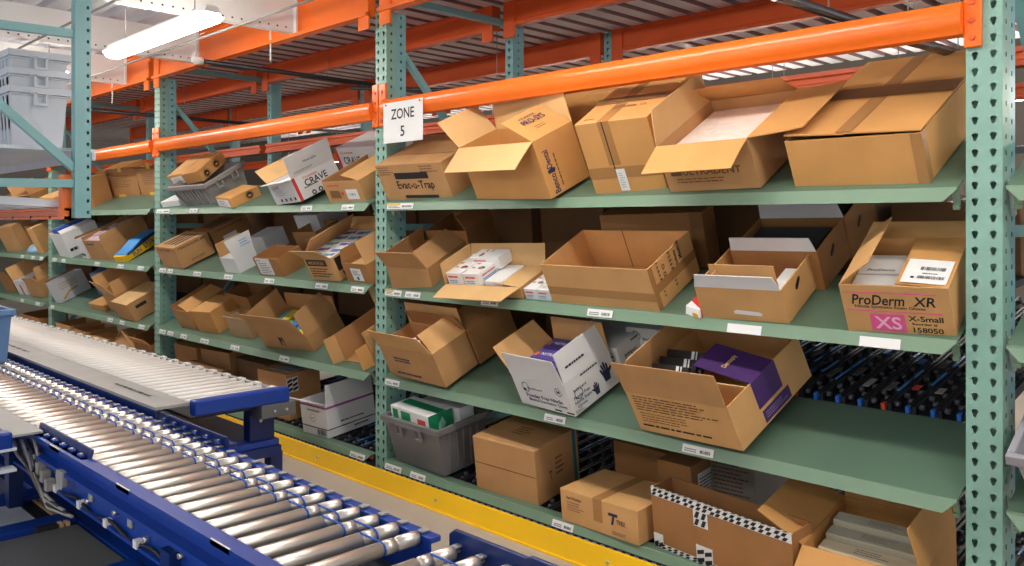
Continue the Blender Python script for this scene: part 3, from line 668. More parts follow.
o, q, M, fl = carton('prosys', 'open brown carton with blue vertical lettering, four flaps spread', 'd', group=G[1], fm='y')
f = face(q, 'R')
text(o, f, 'Benco', .052, .055, .092, .036, NAVY, rot=90); text(o, f, 'Dental', .048, .172, .085, .034, NAVY, rot=90)
poly(o, f, [(.03, .108), (.07, .104), (.08, .122), (.056, .130), (.03, .122)], NAVY)
lines(o, (f[0], f[2], -f[1], f[3]), .03, .24, -.10, -.085, 1, BROWNINK, .5)
fo, (A, t, dr, nr) = fl['R']
ff = (A, t, dr, nr)
text(fo, ff, 'PRO-SYS', .13, .125, .135, .036, NAVY, off=.002); text(fo, ff, 'oral essentials', .12, .163, .10, .016, NAVY, off=.002)
lines(fo, ff, .09, .17, .055, .085, 2, BROWNINK, .25, off=.002)
fo.data.materials[0] = K['d']
o, q, M, fl = carton('ks', 'brown carton at the back of the top shelf, partly hidden by a raised flap', 'd', opened=False, group=G[1])
f = face(q, 'F'); text(o, f, 'your', .28, .285, .05, .024, INK); text(o, f, 'ks', .315, .24, .07, .05, INK)

o, q, M, fl = carton('taped', 'closed brown taped carton with a white front label, right of the blue lettered carton', 'd', opened=False, group=G[1])
seam(o, q, 'T', TAPE, .055, .40, .20)
f = face(q, 'F')
patch(o, f, 0, q['w'], .075, .125, TAPE, 'tape_strip', off=.001, th=.0003)
patch(o, f, .132, .137, .09, q['h'], INK, 'open_seam', off=.0016, th=.0003)
s = patch(o, f, .135, .178, .012, .115, WHITE, 'sticker', off=.002); lines(s, f, .143, .170, .025, .10, 7, GALV, .3, off=.0028)
f = face(q, 'T'); patch(o, f, 0, q['w'], .20, .27, TAPED, 'tape_strip', off=.002)
text(o, f, 'ORDER 12', .2, .15, .16, .02, BROWNINK, off=.003); lines(o, f, .03, .1, .03, .05, 1, BROWNINK, .5)

o, q, M, fl = carton('ultra', 'open brown carton with flaps out and pinkish padding, top shelf', 'a', group=G[1], fm='d')
f = face(q, 'F')
text(o, f, 'ULTRADENT', .215, .085, .26, .03, BROWNINK); patch(o, f, .03, .08, .07, .10, BROWNINK, 'printed_mark', off=.001, th=.0003)
lines(o, f, .05, .34, .035, .06, 2, BROWNINK, .35)
MB().box(.008, q['w']-.008, .06, q['d']-.008, .02, q['h']-.045).build('padding', mat('pinkish_foam', (250, 234, 224), .5, noise=.05, scale=30, bump=.6), None, M, bevel=.01)
p = bpy.data.objects['padding']; p.name = 'packing_foam'; tag(p, 'pinkish white packing foam inside the open carton of the top shelf', 'packing')
fl['L'][0].data.materials[0] = K['y']

q = dict(FIT['big']); q['d'] = .80
o, q, M, fl = carton('big', 'large closed carton with dark tape bands, right end of the top shelf', 'd', q=q, opened=True, group=G[1], flaps={})
W, D, H = q['w'], q['d'], q['h']
for x0, x1, z in ((0, W*.46, .018), (W*.46, W, .012)):
    p = MB().hexa([(x0, .004, H+z), (x1, .004, H+z*.5), (x1, D, H+.001), (x0, D, H+.001), (x0, .004, H+z+.005), (x1, .004, H+z*.5+.005), (x1, D, H+.006), (x0, D, H+.006)]).build('lid_flap', K['d'], o)
MB().hexa([(W*.40, .006, H+.018), (W*.52, .006, H+.018), (W*.52, D, H+.0062), (W*.40, D, H+.0062), (W*.40, .006, H+.0195), (W*.52, .006, H+.0195), (W*.52, D, H+.0072), (W*.40, D, H+.0072)]).build('tape_strip', TAPE, o)
patch(o, (V((0, 0, H+.015)), V((1, 0, 0)), V((0, 1, 0)), V((0, 0, 1))), 0, W, .34, .45, TAPED, 'tape_strip', off=.001)
f = face(q, 'F'); patch(o, f, W-.035, W, 0, H, TAPE, 'tape_strip', off=.001, th=.0003)
f = face(q, 'R'); patch(o, f, 0, .035, 0, H, TAPE, 'tape_strip', off=.001, th=.0003)

# ================================================================== nearest bay, second shelf
o, q, M, fl = carton('s1', 'open plain carton leaning against the ZONE 5 post, second shelf', 'a', group=G[2], flaps=dict(FIT['s1']['flaps'], L=[-6, .09, 0, 0]))
q1 = dict(q); q1['s'] += q['d']+.006; q1['d'] = .28; q1['x'] -= .045; q1['h'] = .19
o, q, M, fl = carton('s1b', 'dark open carton standing behind the plain carton by the ZONE 5 post', 'c', q=q1, flaps={'R': [-30, .10, .01, -.01]}, group=G[2])

FIT['s2']['d'] = .21
FIT['s2']['flaps']['K'] = [20, .12, .0, -.0]; FIT['s2']['flaps']['L'] = [-14, .135, -.02, .01]
o, q, M, fl = carton('s2', 'shallow open carton holding white glove boxes, flap hanging over the tray', 'b', group=G[2], fm='y')
f = face(q, 'R'); lines(o, f, .03, .16, .012, .045, 2, INK, .6)
q2 = q; M2 = M
FACEINK = mat('skin_print', (196, 128, 92), .6); HAIRINK = mat('hair_print', (70, 44, 36), .6); BLUEINK = mat('blue_print', (90, 150, 214), .6)
def gloves(o, q):
    f = face(q, 'F'); w, h, d = q['w'], q['h'], q['d']
    lines(o, f, w*.12, w*.8, h*.55, h*.8, 1, RED, .6, fr_len=.9); lines(o, f, w*.12, w*.8, h*.15, h*.45, 2, BLUEINK, .5)
    f = face(q, 'R'); lines(o, f, d*.1, d*.6, h*.6, h*.8, 1, RED, .6, fr_len=.9); lines(o, f, d*.1, d*.7, h*.15, h*.5, 2, BLUEINK, .5)
    f = face(q, 'T'); lines(o, f, w*.1, w*.4, d*.2, d*.6, 2, RED, .3); 
    n = 14; cx, cy, r = w*.7, d*.3, min(w, d)*.17
    poly(o, f, [(cx+r*1.15*math.cos(k*6.283/n), cy+r*.8*math.sin(k*6.283/n)) for k in range(n)], HAIRINK, off=.0015)
    poly(o, f, [(cx+r*.7*math.cos(k*6.283/n), cy-r*.2+r*.5*math.sin(k*6.283/n)) for k in range(n)], FACEINK, off=.002)
GB = 'white glove boxes in the shallow carton'
small_box(inner(M, (.02, .012, .052)), .115, .22, .068, WHITE, 'white glove box in the shallow carton, front left of the four', 'glove box', GB, 'glove_box', gloves)
small_box(inner(M, (.148, .008, .052)), .115, .22, .068, WHITE, 'white glove box in the shallow carton, front middle of the four', 'glove box', GB, 'glove_box', gloves)
small_box(inner(M, (.10, .235, .085), R(-90, 'Z')), .10, .20, .062, WHITE, 'white glove box lying crosswise on top of the others in the shallow carton', 'glove box', GB, 'glove_box', gloves)
small_box(inner(M, (.275, .02, .03)), .12, .18, .045, WHITE, 'flat white glove box lying at the right in the shallow carton', 'glove box', GB, 'glove_box')
sm = shelf_mat(2)
for k, (x, lab) in enumerate(((-2.82, 'white glove box on the bare tray, left of the pair beside the taped open carton'), (-2.735, 'white glove box on the bare tray, touching the taped open carton'))):
    small_box(sm @ T(x, .02, .0), .08, .22, .055, WHITE, lab, 'glove box', 'pair of glove boxes on the bare tray', 'glove_box', gloves)

o, q, M, fl = carton('s3', 'wide open empty carton with printed taped right side, middle of the second shelf', 'b', group=G[2], flaps={})
f = face(q, 'F'); patch(o, f, 0, q['w'], .045, .085, TAPE, 'tape_strip', off=.001, th=.0003)
f = face(q, 'R')
patch(o, f, 0, .03, 0, q['h'], TAPE, 'tape_strip', off=.001, th=.0003); patch(o, f, 0, q['d'], .07, .11, TAPE, 'tape_strip', off=.0014, th=.0003)
text(o, f, 'Medical', .23, .165, .08, .022, INK, rot=90); text(o, f, 'Safety', .20, .145, .07, .022, INK, rot=90)
for k in range(3):
    text(o, f, 'o', .10+.001*k, .085+k*.035, .022, .024, BROWNINK)
lines(o, f, .06, .075, .03, .2, 9, BROWNINK, .5); lines(o, f, .15, .17, .03, .2, 9, BROWNINK, .5)
MB().box(q['w']*.40, q['w']*.404, q['d']-.0065, q['d']-.005, .005, q['h']).build('inner_seam', INK, o)
o, q, M, fl = carton('s3b', 'closed brown taped carton at the back of the second shelf behind the wide empty one', 'c', opened=False, group=G[2])
f = face(q, 'F'); patch(o, f, q['w']-.06, q['w'], 0, q['h'], TAPED, 'tape_strip', off=.001, th=.0003)
# red and white packet on the tray
r = MB().prism([(0, 0), (.012, .035), (.17, .055), (.17, 0)], 0, .085, 'x').build('product_packet', WHITE, None, sm @ T(-1.925, .01, .001) @ R(-18, 'Z'), bevel=.003)
tag(r, 'red and white packet squeezed between two cartons on the second shelf', 'packet')
MB().hexa([(-.001, .045, .0), (.086, .012, 0), (.086, .171, 0), (-.001, .171, 0), (-.001, .045, .0405), (.086, .016, .0375), (.086, .171, .0565), (-.001, .171, .0565)]).build('red_panel', RED, r)
MB().box(.05, .08, -.001, .0, .0, .02).build('yellow_spot', YELW, r)
# three matching cartons, one behind the other
o, q, M, fl = carton('s4', 'open carton with white inner flap and a hand hole, front of the row of three', 'b', group='row of white lined cartons on the second shelf', flaps={'F': [8.5, .064, .024, -.012, dict(m='w')]})
f = face(q, 'F'); poly(o, f, [(.145, .028), (.255, .024), (.26, .036), (.245, .042), (.155, .046), (.143, .038)], WHITE, 'hand_hole', off=.0012)
f = face(q, 'R'); poly(o, f, [(.10, .085), (.115, .078), (.15, .105), (.148, .118), (.135, .118), (.105, .098)], INK, 'hand_hole', off=.0012)
MB().box(.025, q['w']-.06, .09, .094, .005, q['h']+.045).build('divider', K['b'], o)
MB().box(.05, .054, .005, .09, .005, q['h']+.02).build('divider', K['b'], o)
LN = 'thin packs standing in the white lined carton'
for k, (cc, w) in enumerate(((NAVY, .022), (WHITE, .02), (K['c'], .055), (WHITE, .018), (mat('mid_blue_board', (58, 116, 190), .5), .03), (WHITE, .02), (GALV, .02))):
    small_box(inner(M, (.06+k*.035, .012, .006)), min(w, .033), .07, q['h']-.012, cc, ['navy', 'narrow white', 'brown', 'second narrow white', 'mid blue', 'third narrow white', 'grey'][k]+' pack edge standing in the white lined front carton', 'pack', LN, 'thin_pack')
o2 = small_box(inner(M, (.265, .012, .006)), .09, .22, q['h']-.05, WHITE, 'white carton filling the right part of the front white lined carton', 'carton', None)
for k, (ds, dx, dh, fh, nm) in enumerate(((.262, .05, .03, .062, 'middle'), (.53, .05, .05, .075, 'rear'))):
    qq = dict(FIT['s4']); qq['s'] += ds; qq['x'] += dx*.5; qq['h'] += dh
    o, q, M, fl = carton('s4'+nm, 'open carton with white inner flap, %s of the row of three' % nm, 'c', q=qq, group='row of white lined cartons on the second shelf', flaps={'F': [4, fh, .012, -.012, dict(m='w')]})
    f = face(q, 'R'); poly(o, f, [(.10, .095), (.115, .088), (.15, .115), (.148, .128), (.135, .128), (.105, .108)], INK, 'hand_hole', off=.0012)
    small_box(inner(M, (.03, .02, .006)), .3, .2, q['h']-.02, INK if k == 0 else SLATE, 'dark pack lying in the %s white lined carton' % nm, 'pack', None, 'dark_pack')

q = dict(FIT['s5']); q['d'] = .31
o, q, M, fl = carton('s5', 'open glove carton with a pink XS panel, at the right post', 'b', q=q, group=G[2], flaps={'L': [-48, .135, .0, .0], 'R': [-86, .160, .008, -.006, dict(m='d')], 'K': [70, .08, .01, -.01]})
f = face(q, 'F'); W = q['w']
text(o, f, 'ProDerm', .118, .132, .165, .04, INK, slant=.2); text(o, f, 'XR', .262, .132, .068, .036, INK, slant=.2)
text(o, f, 'Nitrile Synthetic Exam Gloves', .15, .104, .22, .014, INK)
patch(o, f, .01, .30, .158, .162, PINK, 'printed_bar', off=.0012, th=.0003); patch(o, f, .01, .31, .086, .090, PINK, 'printed_bar', off=.0012, th=.0003)
s = patch(o, f, .082, .192, .010, .078, PINK, 'printed_panel', off=.0012, th=.0003); text(s, f, 'XS', .137, .044, .085, .05, mat('pale_pink', (255, 196, 222), .6), off=.0024)
text(o, f, 'X-Small', .255, .066, .105, .021, INK); text(o, f, 'Reorder #', .25, .045, .075, .010, INK); text(o, f, '158050', .258, .022, .09, .02, INK)
bars(o, f, .225, .325, .0, .008, INK, 20)
fo, (A, t, dr, nr) = fl['R']; ff = (A, t, dr, nr)
# the sticker on the folded flap reads from the aisle
lf = (A, -dr, t, nr)
s = patch(fo, lf, -.145, -.010, .010, .150, WHITE, 'sticker', off=.003)
bars(s, lf, -.10, -.025, .085, .105, INK, 18, off=.0042); bars(s, lf, -.10, -.02, .035, .052, INK, 24, seed=5, off=.0042); lines(s, lf, -.09, -.03, .06, .072, 1, INK, .4, off=.0042); patch(s, lf, -.12, -.11, .035, .045, INK, 'printed_mark', off=.0042)
def pro(o, q):
    f = face(q, 'F'); text(o, f, 'ProDerm', q['w']*.42, q['h']*.55, q['w']*.5, .017, INK, slant=.2); text(o, f, 'XR', q['w']*.85, q['h']*.55, .022, .014, INK)
    f = face(q, 'T'); text(o, f, 'ProDerm', q['w']*.42, .02, q['w']*.5, .014, INK, slant=.2)
for k in range(2):
    for j in range(1):
        small_box(inner(M, (.012+.158*j, .015+k*.13, .008)), .18, .12, .135, WHITE, 'white glove box inside the carton with the pink XS panel, %s one' % ('front', 'rear')[k], 'glove box', 'glove boxes in the pink panelled carton', 'glove_box', pro)

# ================================================================== nearest bay, third shelf
o, q, M, fl = carton('r1', 'open carton with white bottles inside, third shelf by the ZONE 5 post', 'a', group=G[3], fm='b')
f = face(q, 'F'); lines(o, f, .11, .33, .10, .135, 2, NAVY, .5); lines(o, f, .09, .41, .02, .04, 1, NAVY, .6)
for k, (x, y) in enumerate(((.22, .10), (.275, .085), (.25, .165))):
    r = empty('white_bottle', inner(M, (x, y, .006))); tag(r, 'white plastic bottle in the open carton by the ZONE 5 post, '+['left one', 'right one', 'rear one'][k], 'bottle', 'white bottles in the open carton')
    MB().tube([(0, 0, 0), (0, 0, .13), (0, 0, .15), (0, 0, .16)], .024, 14, radii=[.024, .024, .018, .014]).build('bottle_body', PLASTIC, r)
    MB().tube([(0, 0, .16), (0, 0, .19)], .016, 14).build('cap', WHITE, r)
qq = dict(q); qq['s'] += q['d']+.006; qq['x'] += .05; qq['d'] = .30; qq['w'] -= .02
carton('r1b', 'closed brown carton right behind the one with white bottles', 'c', q=qq, opened=False, group=G[3])

FIT['r2']['flaps']['L'] = [40, .15, .012, -.01]; FIT['r2']['flaps']['R'] = [-4, .14, .012, -.01]; FIT['r2']['flaps']['K'] = [8, .13, .01, -.01]
def hand(o, fr, cx, cy, s, m, mirror=1):
    """printed open hand: palm and five fingers"""
    pts = [(-.30, -.5), (.28, -.5), (.36, .05), (.62, .22), (.72, .36), (.6, .42), (.32, .28), (.34, .75), (.24, .82), (.16, .74), (.13, .3), (.1, .95), (0, 1.02), (-.08, .94), (-.07, .3), (-.16, .86), (-.26, .9), (-.32, .8), (-.22, .25), (-.40, .6), (-.5, .6), (-.52, .5), (-.38, .05)]
    # split into convex pieces so the outline stays clean
    P = lambda L: [(cx+mirror*a*s, cy+b*s) for a, b in L]
    mb = []
    for L in ([(-.30, -.5), (.28, -.5), (.36, .05), (.3, .32), (-.22, .3), (-.38, .05)], [(.3, -.05), (.62, .22), (.72, .36), (.6, .42), (.28, .28)], [(.14, .28), (.33, .28), (.34, .75), (.24, .82), (.16, .74)], [(-.06, .28), (.12, .28), (.1, .95), (0, 1.02), (-.08, .94)], [(-.22, .26), (-.07, .28), (-.16, .86), (-.26, .9), (-.32, .8)], [(-.38, .05), (-.22, .25), (-.40, .6), (-.5, .6), (-.52, .5)]):
        mb.append(P(L))
    O, X, Y, N = fr; vs = []; fs = []
    for L in mb:
        b = len(vs); vs += [O+X*a+Y*c+N*.0013 for a, c in L]; fs.append(tuple(range(b, b+len(L))))
    me = bpy.data.meshes.new('printed_hand'); me.from_pydata(vs, [], fs); me.materials.append(m)
    return link('printed_hand', me, o)
def ring(o, fr, cx, cy, r, w, m, sy=1.):
    O, X, Y, N = fr; n = 24; vs = []; 
    for k in range(n):
        a = 2*math.pi*k/n
        for rr in (r, r-w): vs.append(O+X*(cx+rr*math.cos(a))+Y*(cy+rr*sy*math.sin(a))+N*.0013)
    fs = [(2*k, 2*k+1, (2*k+3) % (2*n), (2*k+2) % (2*n)) for k in range(n)]
    me = bpy.data.meshes.new('printed_ring'); me.from_pydata(vs, [], fs); me.materials.append(m); return link('printed_ring', me, o)
def glovecase(o, q):
    f = face(q, 'F')
    ring(o, f, .085, .105, .026, .004, NAVY); poly(o, f, [(.06, .085), (.08, .08), (.085, .095), (.065, .10)], NAVY)
    text(o, f, 'BodyGuard', .15, .10, .105, .015, NAVY)
    text(o, f, 'Powder Free Nitrile', .20, .062, .26, .02, NAVY); text(o, f, 'Medical Examination Gloves', .215, .04, .27, .017, NAVY)
    ring(o, f, .325, .115, .022, .003, NAVY); text(o, f, 'M', .325, .115, .02, .018, NAVY)
    for k in range(2): patch(o, f, .25+.085*k, .30+.085*k, .008, .016, INK, 'printed_bar', off=.0012, th=.0003)
    f = face(q, 'R')
    ring(o, f, .06, .085, .026, .004, NAVY); text(o, f, 'BodyGuard', .075, .105, .08, .018, NAVY)
    text(o, f, 'Powder Free', .075, .075, .10, .016, NAVY); text(o, f, 'Nitrile Exam', .075, .052, .105, .016, NAVY); text(o, f, 'Gloves', .06, .032, .06, .014, NAVY)
    hand(o, f, .240, .075, .062, NAVY); hand(o, f, .160, .04, .040, NAVY, -1)
    lines(o, f, .01, .07, .004, .022, 3, INK, .4); lines(o, f, .10, .25, .145, .16, 1, NAVY, .5)
o, q, M, fl = carton('r2', 'open white glove case with blue hand prints, middle of the third shelf', 'w', group=G[3], flaps={k: (v+[dict(m='b')] if k in 'LK' else v) for k, v in FIT['r2']['flaps'].items()})
glovecase(o, q)
MB().box(.0055, .0065, .006, q['d']-.006, .006, q['h']).build('brown_lining', K['b'], o)
ff = fl['R'][1]; lines(fl['R'][0], ff, .04, .2, .05, .07, 1, NAVY, .5, off=.002)
def violet(o, q):
    f = face(q, 'T'); text(o, f, 'NITRILE', q['w']*.45, q['d']*.5, q['w']*.5, .02, WHITE); patch(o, f, .01, .03, .02, .05, mat('orange_ink', (236, 120, 50), .6), 'printed_mark', off=.0012, th=.0003)
    f = face(q, 'F'); text(o, f, 'GLOVES', q['w']*.45, q['h']*.5, q['w']*.4, .02, WHITE)
for k in range(3):
    small_box(inner(M, (.05, .012+k*.09, .01)), .235, .082, q['h']+.022+k*.004, VIOLET, 'violet nitrile glove box in the open white case, %s of three' % ['front', 'middle', 'rear'][k], 'glove box', 'violet glove boxes in the white case', 'glove_box', violet)
qq = dict(FIT['r2']); qq['s'] += qq['d']+.02; qq['x'] += .075; qq['w'] = .37; qq['flaps'] = {}
o, q, M, fl = carton('r2b', 'closed white glove case standing directly behind the open white one', 'w', q=qq, opened=False, group=G[3]); glovecase(o, q)
qq = dict(FIT['r3']); qq['h'] = .21; qq['d'] = .3
o, q, M, fl = carton('r3', 'closed white glove case at the back, left of the purple printed carton', 'w', q=qq, opened=False, group=G[3])
f = face(q, 'F'); ring(o, f, .05, .17, .025, .004, NAVY); text(o, f, 'BodyGuard', .14, .155, .11, .02, NAVY); hand(o, f, .14, .06, .05, NAVY); hand(o, f, .25, .09, .06, NAVY); lines(o, f, .02, .28, .01, .04, 2, NAVY, .4)

FIT['r4']['d'] = .50
o, q, M, fl = carton('r4', 'open carton with purple panels and a tall front flap, third shelf', 'b', group=G[3],
    flaps={'F': [0, .143, -.012, .006, dict(m='a')], 'R': [-78, .26, .0, -.0, dict(m=PURPLE, a0=.31, a1=.64, curl=.0)], 'L': [-18, .15, .02, -.01], 'K': [12, .1, .01, -.01]})
f = face(q, 'F'); lines(o, f, .03, .47, .105, .18, 6, BROWNINK, .42, seed=4); lines(o, f, .04, .3, .05, .1, 4, BROWNINK, .3, seed=6); lines(o, f, .03, .5, .025, .042, 1, INK, .5, seed=8)
f = face(q, 'R'); H = q['h']
patch(o, f, .155, .32, .075, H, PURPLE, 'purple_panel', off=.0012); s = patch(o, f, .165, .35, .008, .060, PURPLE, 'purple_panel', off=.0012); lines(s, f, .18, .33, .02, .05, 3, mat('lilac_ink', (170, 150, 196), .6), .3, off=.002)
fo, (A, t, dr, nr) = fl['R']; ff = (A, t, dr, nr)
text(fo, (A, t, dr, nr), 'Dentsply', .08, .14, .085, .028, mat('gold_ink', (226, 190, 130), .6), off=.003)
MB().box(q['w']-.30, q['w']-.004, .135, .142, .006, q['h']-.004).build('inner_panel', K['y'], o)
CAT = 'dark catalogues in the purple printed carton'
for k in range(3):
    c = small_box(inner(M, (.03, .03+k*.055, .05), R(48, 'X')), .2, .22, .016, INK, 'black catalogue with white stripes in the purple panelled carton, %s of three' % ['front', 'middle', 'rear'][k], 'catalogue', CAT, 'catalogue')
    f = (V((0, 0, .016)), V((1, 0, 0)), V((0, 1, 0)), V((0, 0, 1))); patch(c, f, .135, .15, 0, .22, WHITE, 'white_stripe'); patch(c, f, .158, .165, 0, .22, WHITE, 'white_stripe'); text(c, f, 'C', .18, .12, .03, .06, WHITE)

# ================================================================== nearest bay, bottom level
def tote(name, label, q, m, lat=2, M=None, ribs='R', group=None, cat='tote', latside='F'):
    w, d, h = q['w'], q['d'], q['h']; k = q.get('tp', .06)
    r = empty(name, box_mat(q) if M is None else M); tag(r, label, cat, group)
    t = .005
    def shellf(z0, z1, e):      # four tapered walls
        mb = MB()
        def c(z): f_ = k*(1-z/h); return w*f_+e, w*(1-f_)-e, d*f_+e, d*(1-f_)-e
        a0, a1, b0, b1 = c(z0); c0, c1, d0, d1 = c(z1)
        return [(a0, b0, z0), (a1, b0, z0), (a1, b1, z0), (a0, b1, z0), (c0, d0, z1), (c1, d0, z1), (c1, d1, z1), (c0, d1, z1)]
    o_, i_ = shellf(0, h, 0), shellf(.006, h, t)
    mb = MB(); vs = o_+i_
    fs = [(3, 2, 1, 0), (8, 9, 10, 11)]
    for a in range(4):
        b = (a+1) % 4; fs += [(a, b, b+4, a+4), (a+8, a+12, b+12, b+8), (a+4, b+4, b+12, a+12)]
    mb.add(vs, fs).build('tub', m, r)
    rm = MB(); e = .016
    for z0, z1, e in ((h-.038, h-.03, .008), (h-.028, h+.004, .017)):
        rm.box(-e, w+e, -e, .004, z0, z1).box(-e, w+e, d-.004, d+e, z0, z1).box(-e, .004, .004, d-.004, z0, z1).box(w-.004, w+e, .004, d-.004, z0, z1)
    rm.build('rim', m, r, bevel=.003)
    if 'R' in ribs:
        rb = MB()
        for i in range(5):
            y = d*(.2+.15*i); f0 = k*.8
            rb.hexa([(w*(1-k)-.002, y-.006, .02), (w*(1-k)+.010, y-.006, .02), (w*(1-k)+.010, y+.006, .02), (w*(1-k)-.002, y+.006, .02), (w-.004, y-.006, h-.04), (w+.010, y-.006, h-.04), (w+.010, y+.006, h-.04), (w-.004, y+.006, h-.04)])
        rb.build('side_ribs', m, r)
    if 'L' in ribs:
        rb = MB()
        for i in range(7):
            y = d*(.14+.12*i)
            rb.hexa([(w*k-.012, y-.006, .02), (w*k+.002, y-.006, .02), (w*k+.002, y+.006, .02), (w*k-.012, y+.006, .02), (-.012, y-.006, h-.04), (.004, y-.006, h-.04), (.004, y+.006, h-.04), (-.012, y+.006, h-.04)])
        rb.build('side_ribs', m, r)
    if latside == 'R':
        for y in (d*.3, d*.7):
            MB().box(w+.010, w+.024, y-.03, y-.018, h-.075, h-.02).box(w+.010, w+.024, y+.018, y+.03, h-.075, h-.02).box(w+.010, w+.024, y-.03, y+.03, h-.085, h-.072).build('latch', m, r, bevel=.002)
        MB().box(w+.012, w+.024, d*.3, d*.7, h-.03, h-.018).build('handle_bar', m, r)
        return r
    for i in range(lat):
        x = w*(.5 if lat == 1 else .33+.34*i)
        MB().box(x-.03, x-.018, -.024, -.010, h-.075, h-.02).box(x+.018, x+.03, -.024, -.010, h-.075, h-.02).box(x-.03, x+.03, -.024, -.010, h-.085, h-.072).build('latch', m, r, bevel=.002)
    MB().box(w*.30, w*.7, -.024, -.014, h-.03, h-.018).build('handle_bar', m, r)
    return r
q = dict(FIT['tote']); q['d'] = .32
tote('storage_tote', 'grey plastic tote holding a green and white carton by the ZONE 5 post', q, TOTEG)
M = box_mat(q)
def greenbox(o, q):
    G_ = mat('green_print', (24, 140, 92), .5)
    f = face(q, 'F'); patch(o, f, .02, .07, .02, .10, G_, 'green_panel', off=.001, th=.0003); patch(o, f, .10, .19, .035, .10, G_, 'green_panel', off=.001, th=.0003); patch(o, f, .0, .36, .0, .012, G_, 'green_panel', off=.001, th=.0003)
    s = patch(o, f, .255, .33, .005, .085, mat('label_red', (206, 84, 70), .5), 'picture_panel', off=.001, th=.0003); patch(s, f, .27, .30, .005, .05, WHITE, 'white_shape', off=.002, th=.0003)
    f = face(q, 'R'); patch(o, f, 0, q['d'], 0, q['h'], G_, 'green_panel', off=.001, th=.0003); poly(o, f, [(.06, .03), (.09, .02), (.11, .05), (.09, .09), (.065, .06)], mat('pale_green', (150, 214, 190), .5), off=.002)
    f = face(q, 'T'); patch(o, f, .02, q['w'], .06, .12, G_, 'green_panel', off=.001, th=.0003)
small_box(inner(M, (.05, .02, .21), R(2, 'Y')), .36, .16, .115, WHITE, 'white and green product carton standing in the grey tote', 'carton', None, 'product_carton', greenbox)
small_box(inner(M, (.10, .19, .12)), .36, .10, .19, K['w'], 'pale grey carton behind the green one in the grey tote', 'carton')
o, q, M, fl = carton('b2', 'closed brown carton with a teal stripe, bottom level beside the grey tote', 'a', opened=False, group=G[0], bevel=.006)
f = face(q, 'F'); patch(o, f, 0, q['w'], .143, .147, BROWNINK, 'crease', off=.0008, th=.0003)
f = face(q, 'R'); patch(o, f, q['d']-.045, q['d']-.02, 0, q['h'], mat('teal_ink', (40, 112, 124), .5), 'teal_stripe', off=.001, th=.0003)
text(o, f, 'T', .11, .12, .02, .04, NAVY); lines(o, f, .15, .22, .10, .2, 4, BROWNINK, .4)
lines(o, face(q, 'T'), .15, .25, .12, .22, 4, BROWNINK, .4)
o, q, M, fl = carton('trex', 'closed brown carton with a blue logo on its front, bottom level', 'b', opened=False, group=G[0])
seam(o, q, 'T', TAPE, .05, .5, .1); f = face(q, 'F')
W = q['w']
poly(o, f, [(.283, .105), (.335, .105), (.335, .092), (.318, .092), (.308, .055), (.296, .055), (.306, .092), (.283, .092)], NAVY, 'printed_logo'); text(o, f, 'TREX', .352, .072, .05, .02, INK)
text(o, f, 'Item Number', .085, .115, .09, .014, INK); lines(o, f, .04, .14, .055, .10, 4, BROWNINK, .3); lines(o, f, .30, .40, .012, .03, 2, BROWNINK, .3)
# printed-tape carton
q = dict(FIT['b4']); q['h'] = .255; q['w'] = .655; q['d'] = .13
o, q, M, fl = carton('b4', 'large brown carton with black and white warning tape along its top edge', 'c', q=q, flaps={}, group=G[0])
f = face(q, 'F'); W, H = q['w'], q['h']
def wtape(fr, u0, u1, v0, v1, seed):
    s = patch(o, fr, u0, u1, v0, v1, WHITE, 'warning_tape', off=.0012, th=.0003)
    rnd = random.Random(seed); O, X, Y, N = fr; vs = []; fs = []
    hor = (u1-u0) > (v1-v0); L = (u1-u0) if hor else (v1-v0); wd = (v1-v0) if hor else (u1-u0); n = int(L/.032)
    for i in range(n):
        for j in range(2):
            a = i*.032+rnd.uniform(0, .008); c = wd*(.06+.47*j); e = wd*.42; w = .017
            quad = [(a, c), (a+w, c), (a+w+.012, c+e), (a+.012, c+e)]
            if a+w+.012 > L: continue
            b = len(vs)
            vs += [O+(X*(u0+p)+Y*(v0+r_) if hor else X*(u0+r_)+Y*(v0+p))+N*.002 for p, r_ in quad]; fs.append((b, b+1, b+2, b+3))
    me = bpy.data.meshes.new('tape_print'); me.from_pydata(vs, [], fs); me.materials.append(INK); link('tape_print', me, s)
wtape(f, 0, W, H-.035, H, 1); wtape(face(q, 'T'), 0, W, 0, .008, 2); wtape(f, .215, .285, H-.10, H-.035, 3); wtape(f, .0, .05, .0, .06, 4); wtape(f, .0, .4, .0, .022, 7); wtape(f, .22, .30, .0, .08, 5)
# open carton with files at the right
q = dict(FIT['b5']); q['yaw'] = 4; q['w'] = .40; q['d'] = .42
o, q, M, fl = carton('b5', 'open carton of pale grey folders at the bottom right, flaps spread', 'd', q=q, group=G[0], flaps={'L': [70, .19, .03, -.02], 'R': [-12, .16, .0, -.02], 'F': [112, .18, .01, -.01], 'K': [20, .15, .01, -.01]}, fm='d')
for k in range(4):
    c = small_box(inner(M, (.02, .015+k*.078, .012)), .355, .066, .125+.018*k, mat('folder_grey' if k > 1 else 'folder_cream', (206, 204, 184) if k > 1 else (250, 236, 204), .7), 'pale folder bundle in the open bottom carton, %s of four' % ['first', 'second', 'third', 'last'][k], 'folder', 'folders in the bottom carton', 'folder_bundle')
    lines(c, face(dict(w=.355, d=.066, h=.125+.018*k), 'T'), .12, .24, .015, .055, 3, GALV, .4, seed=k)
q = dict(FIT['bb1']); q['h'] = .2; q['w'] = .33; q['x'] = -2.66
o, q, M, fl = carton('bb1', 'dark closed carton far back on the bottom level behind the blue logo carton', 'c', q=q, opened=False, group=G[0])
q = dict(FIT['bb2']); q['h'] = .22; q['w'] = .18; q['x'] = -2.30; q['d'] = .3; q['s'] = .37
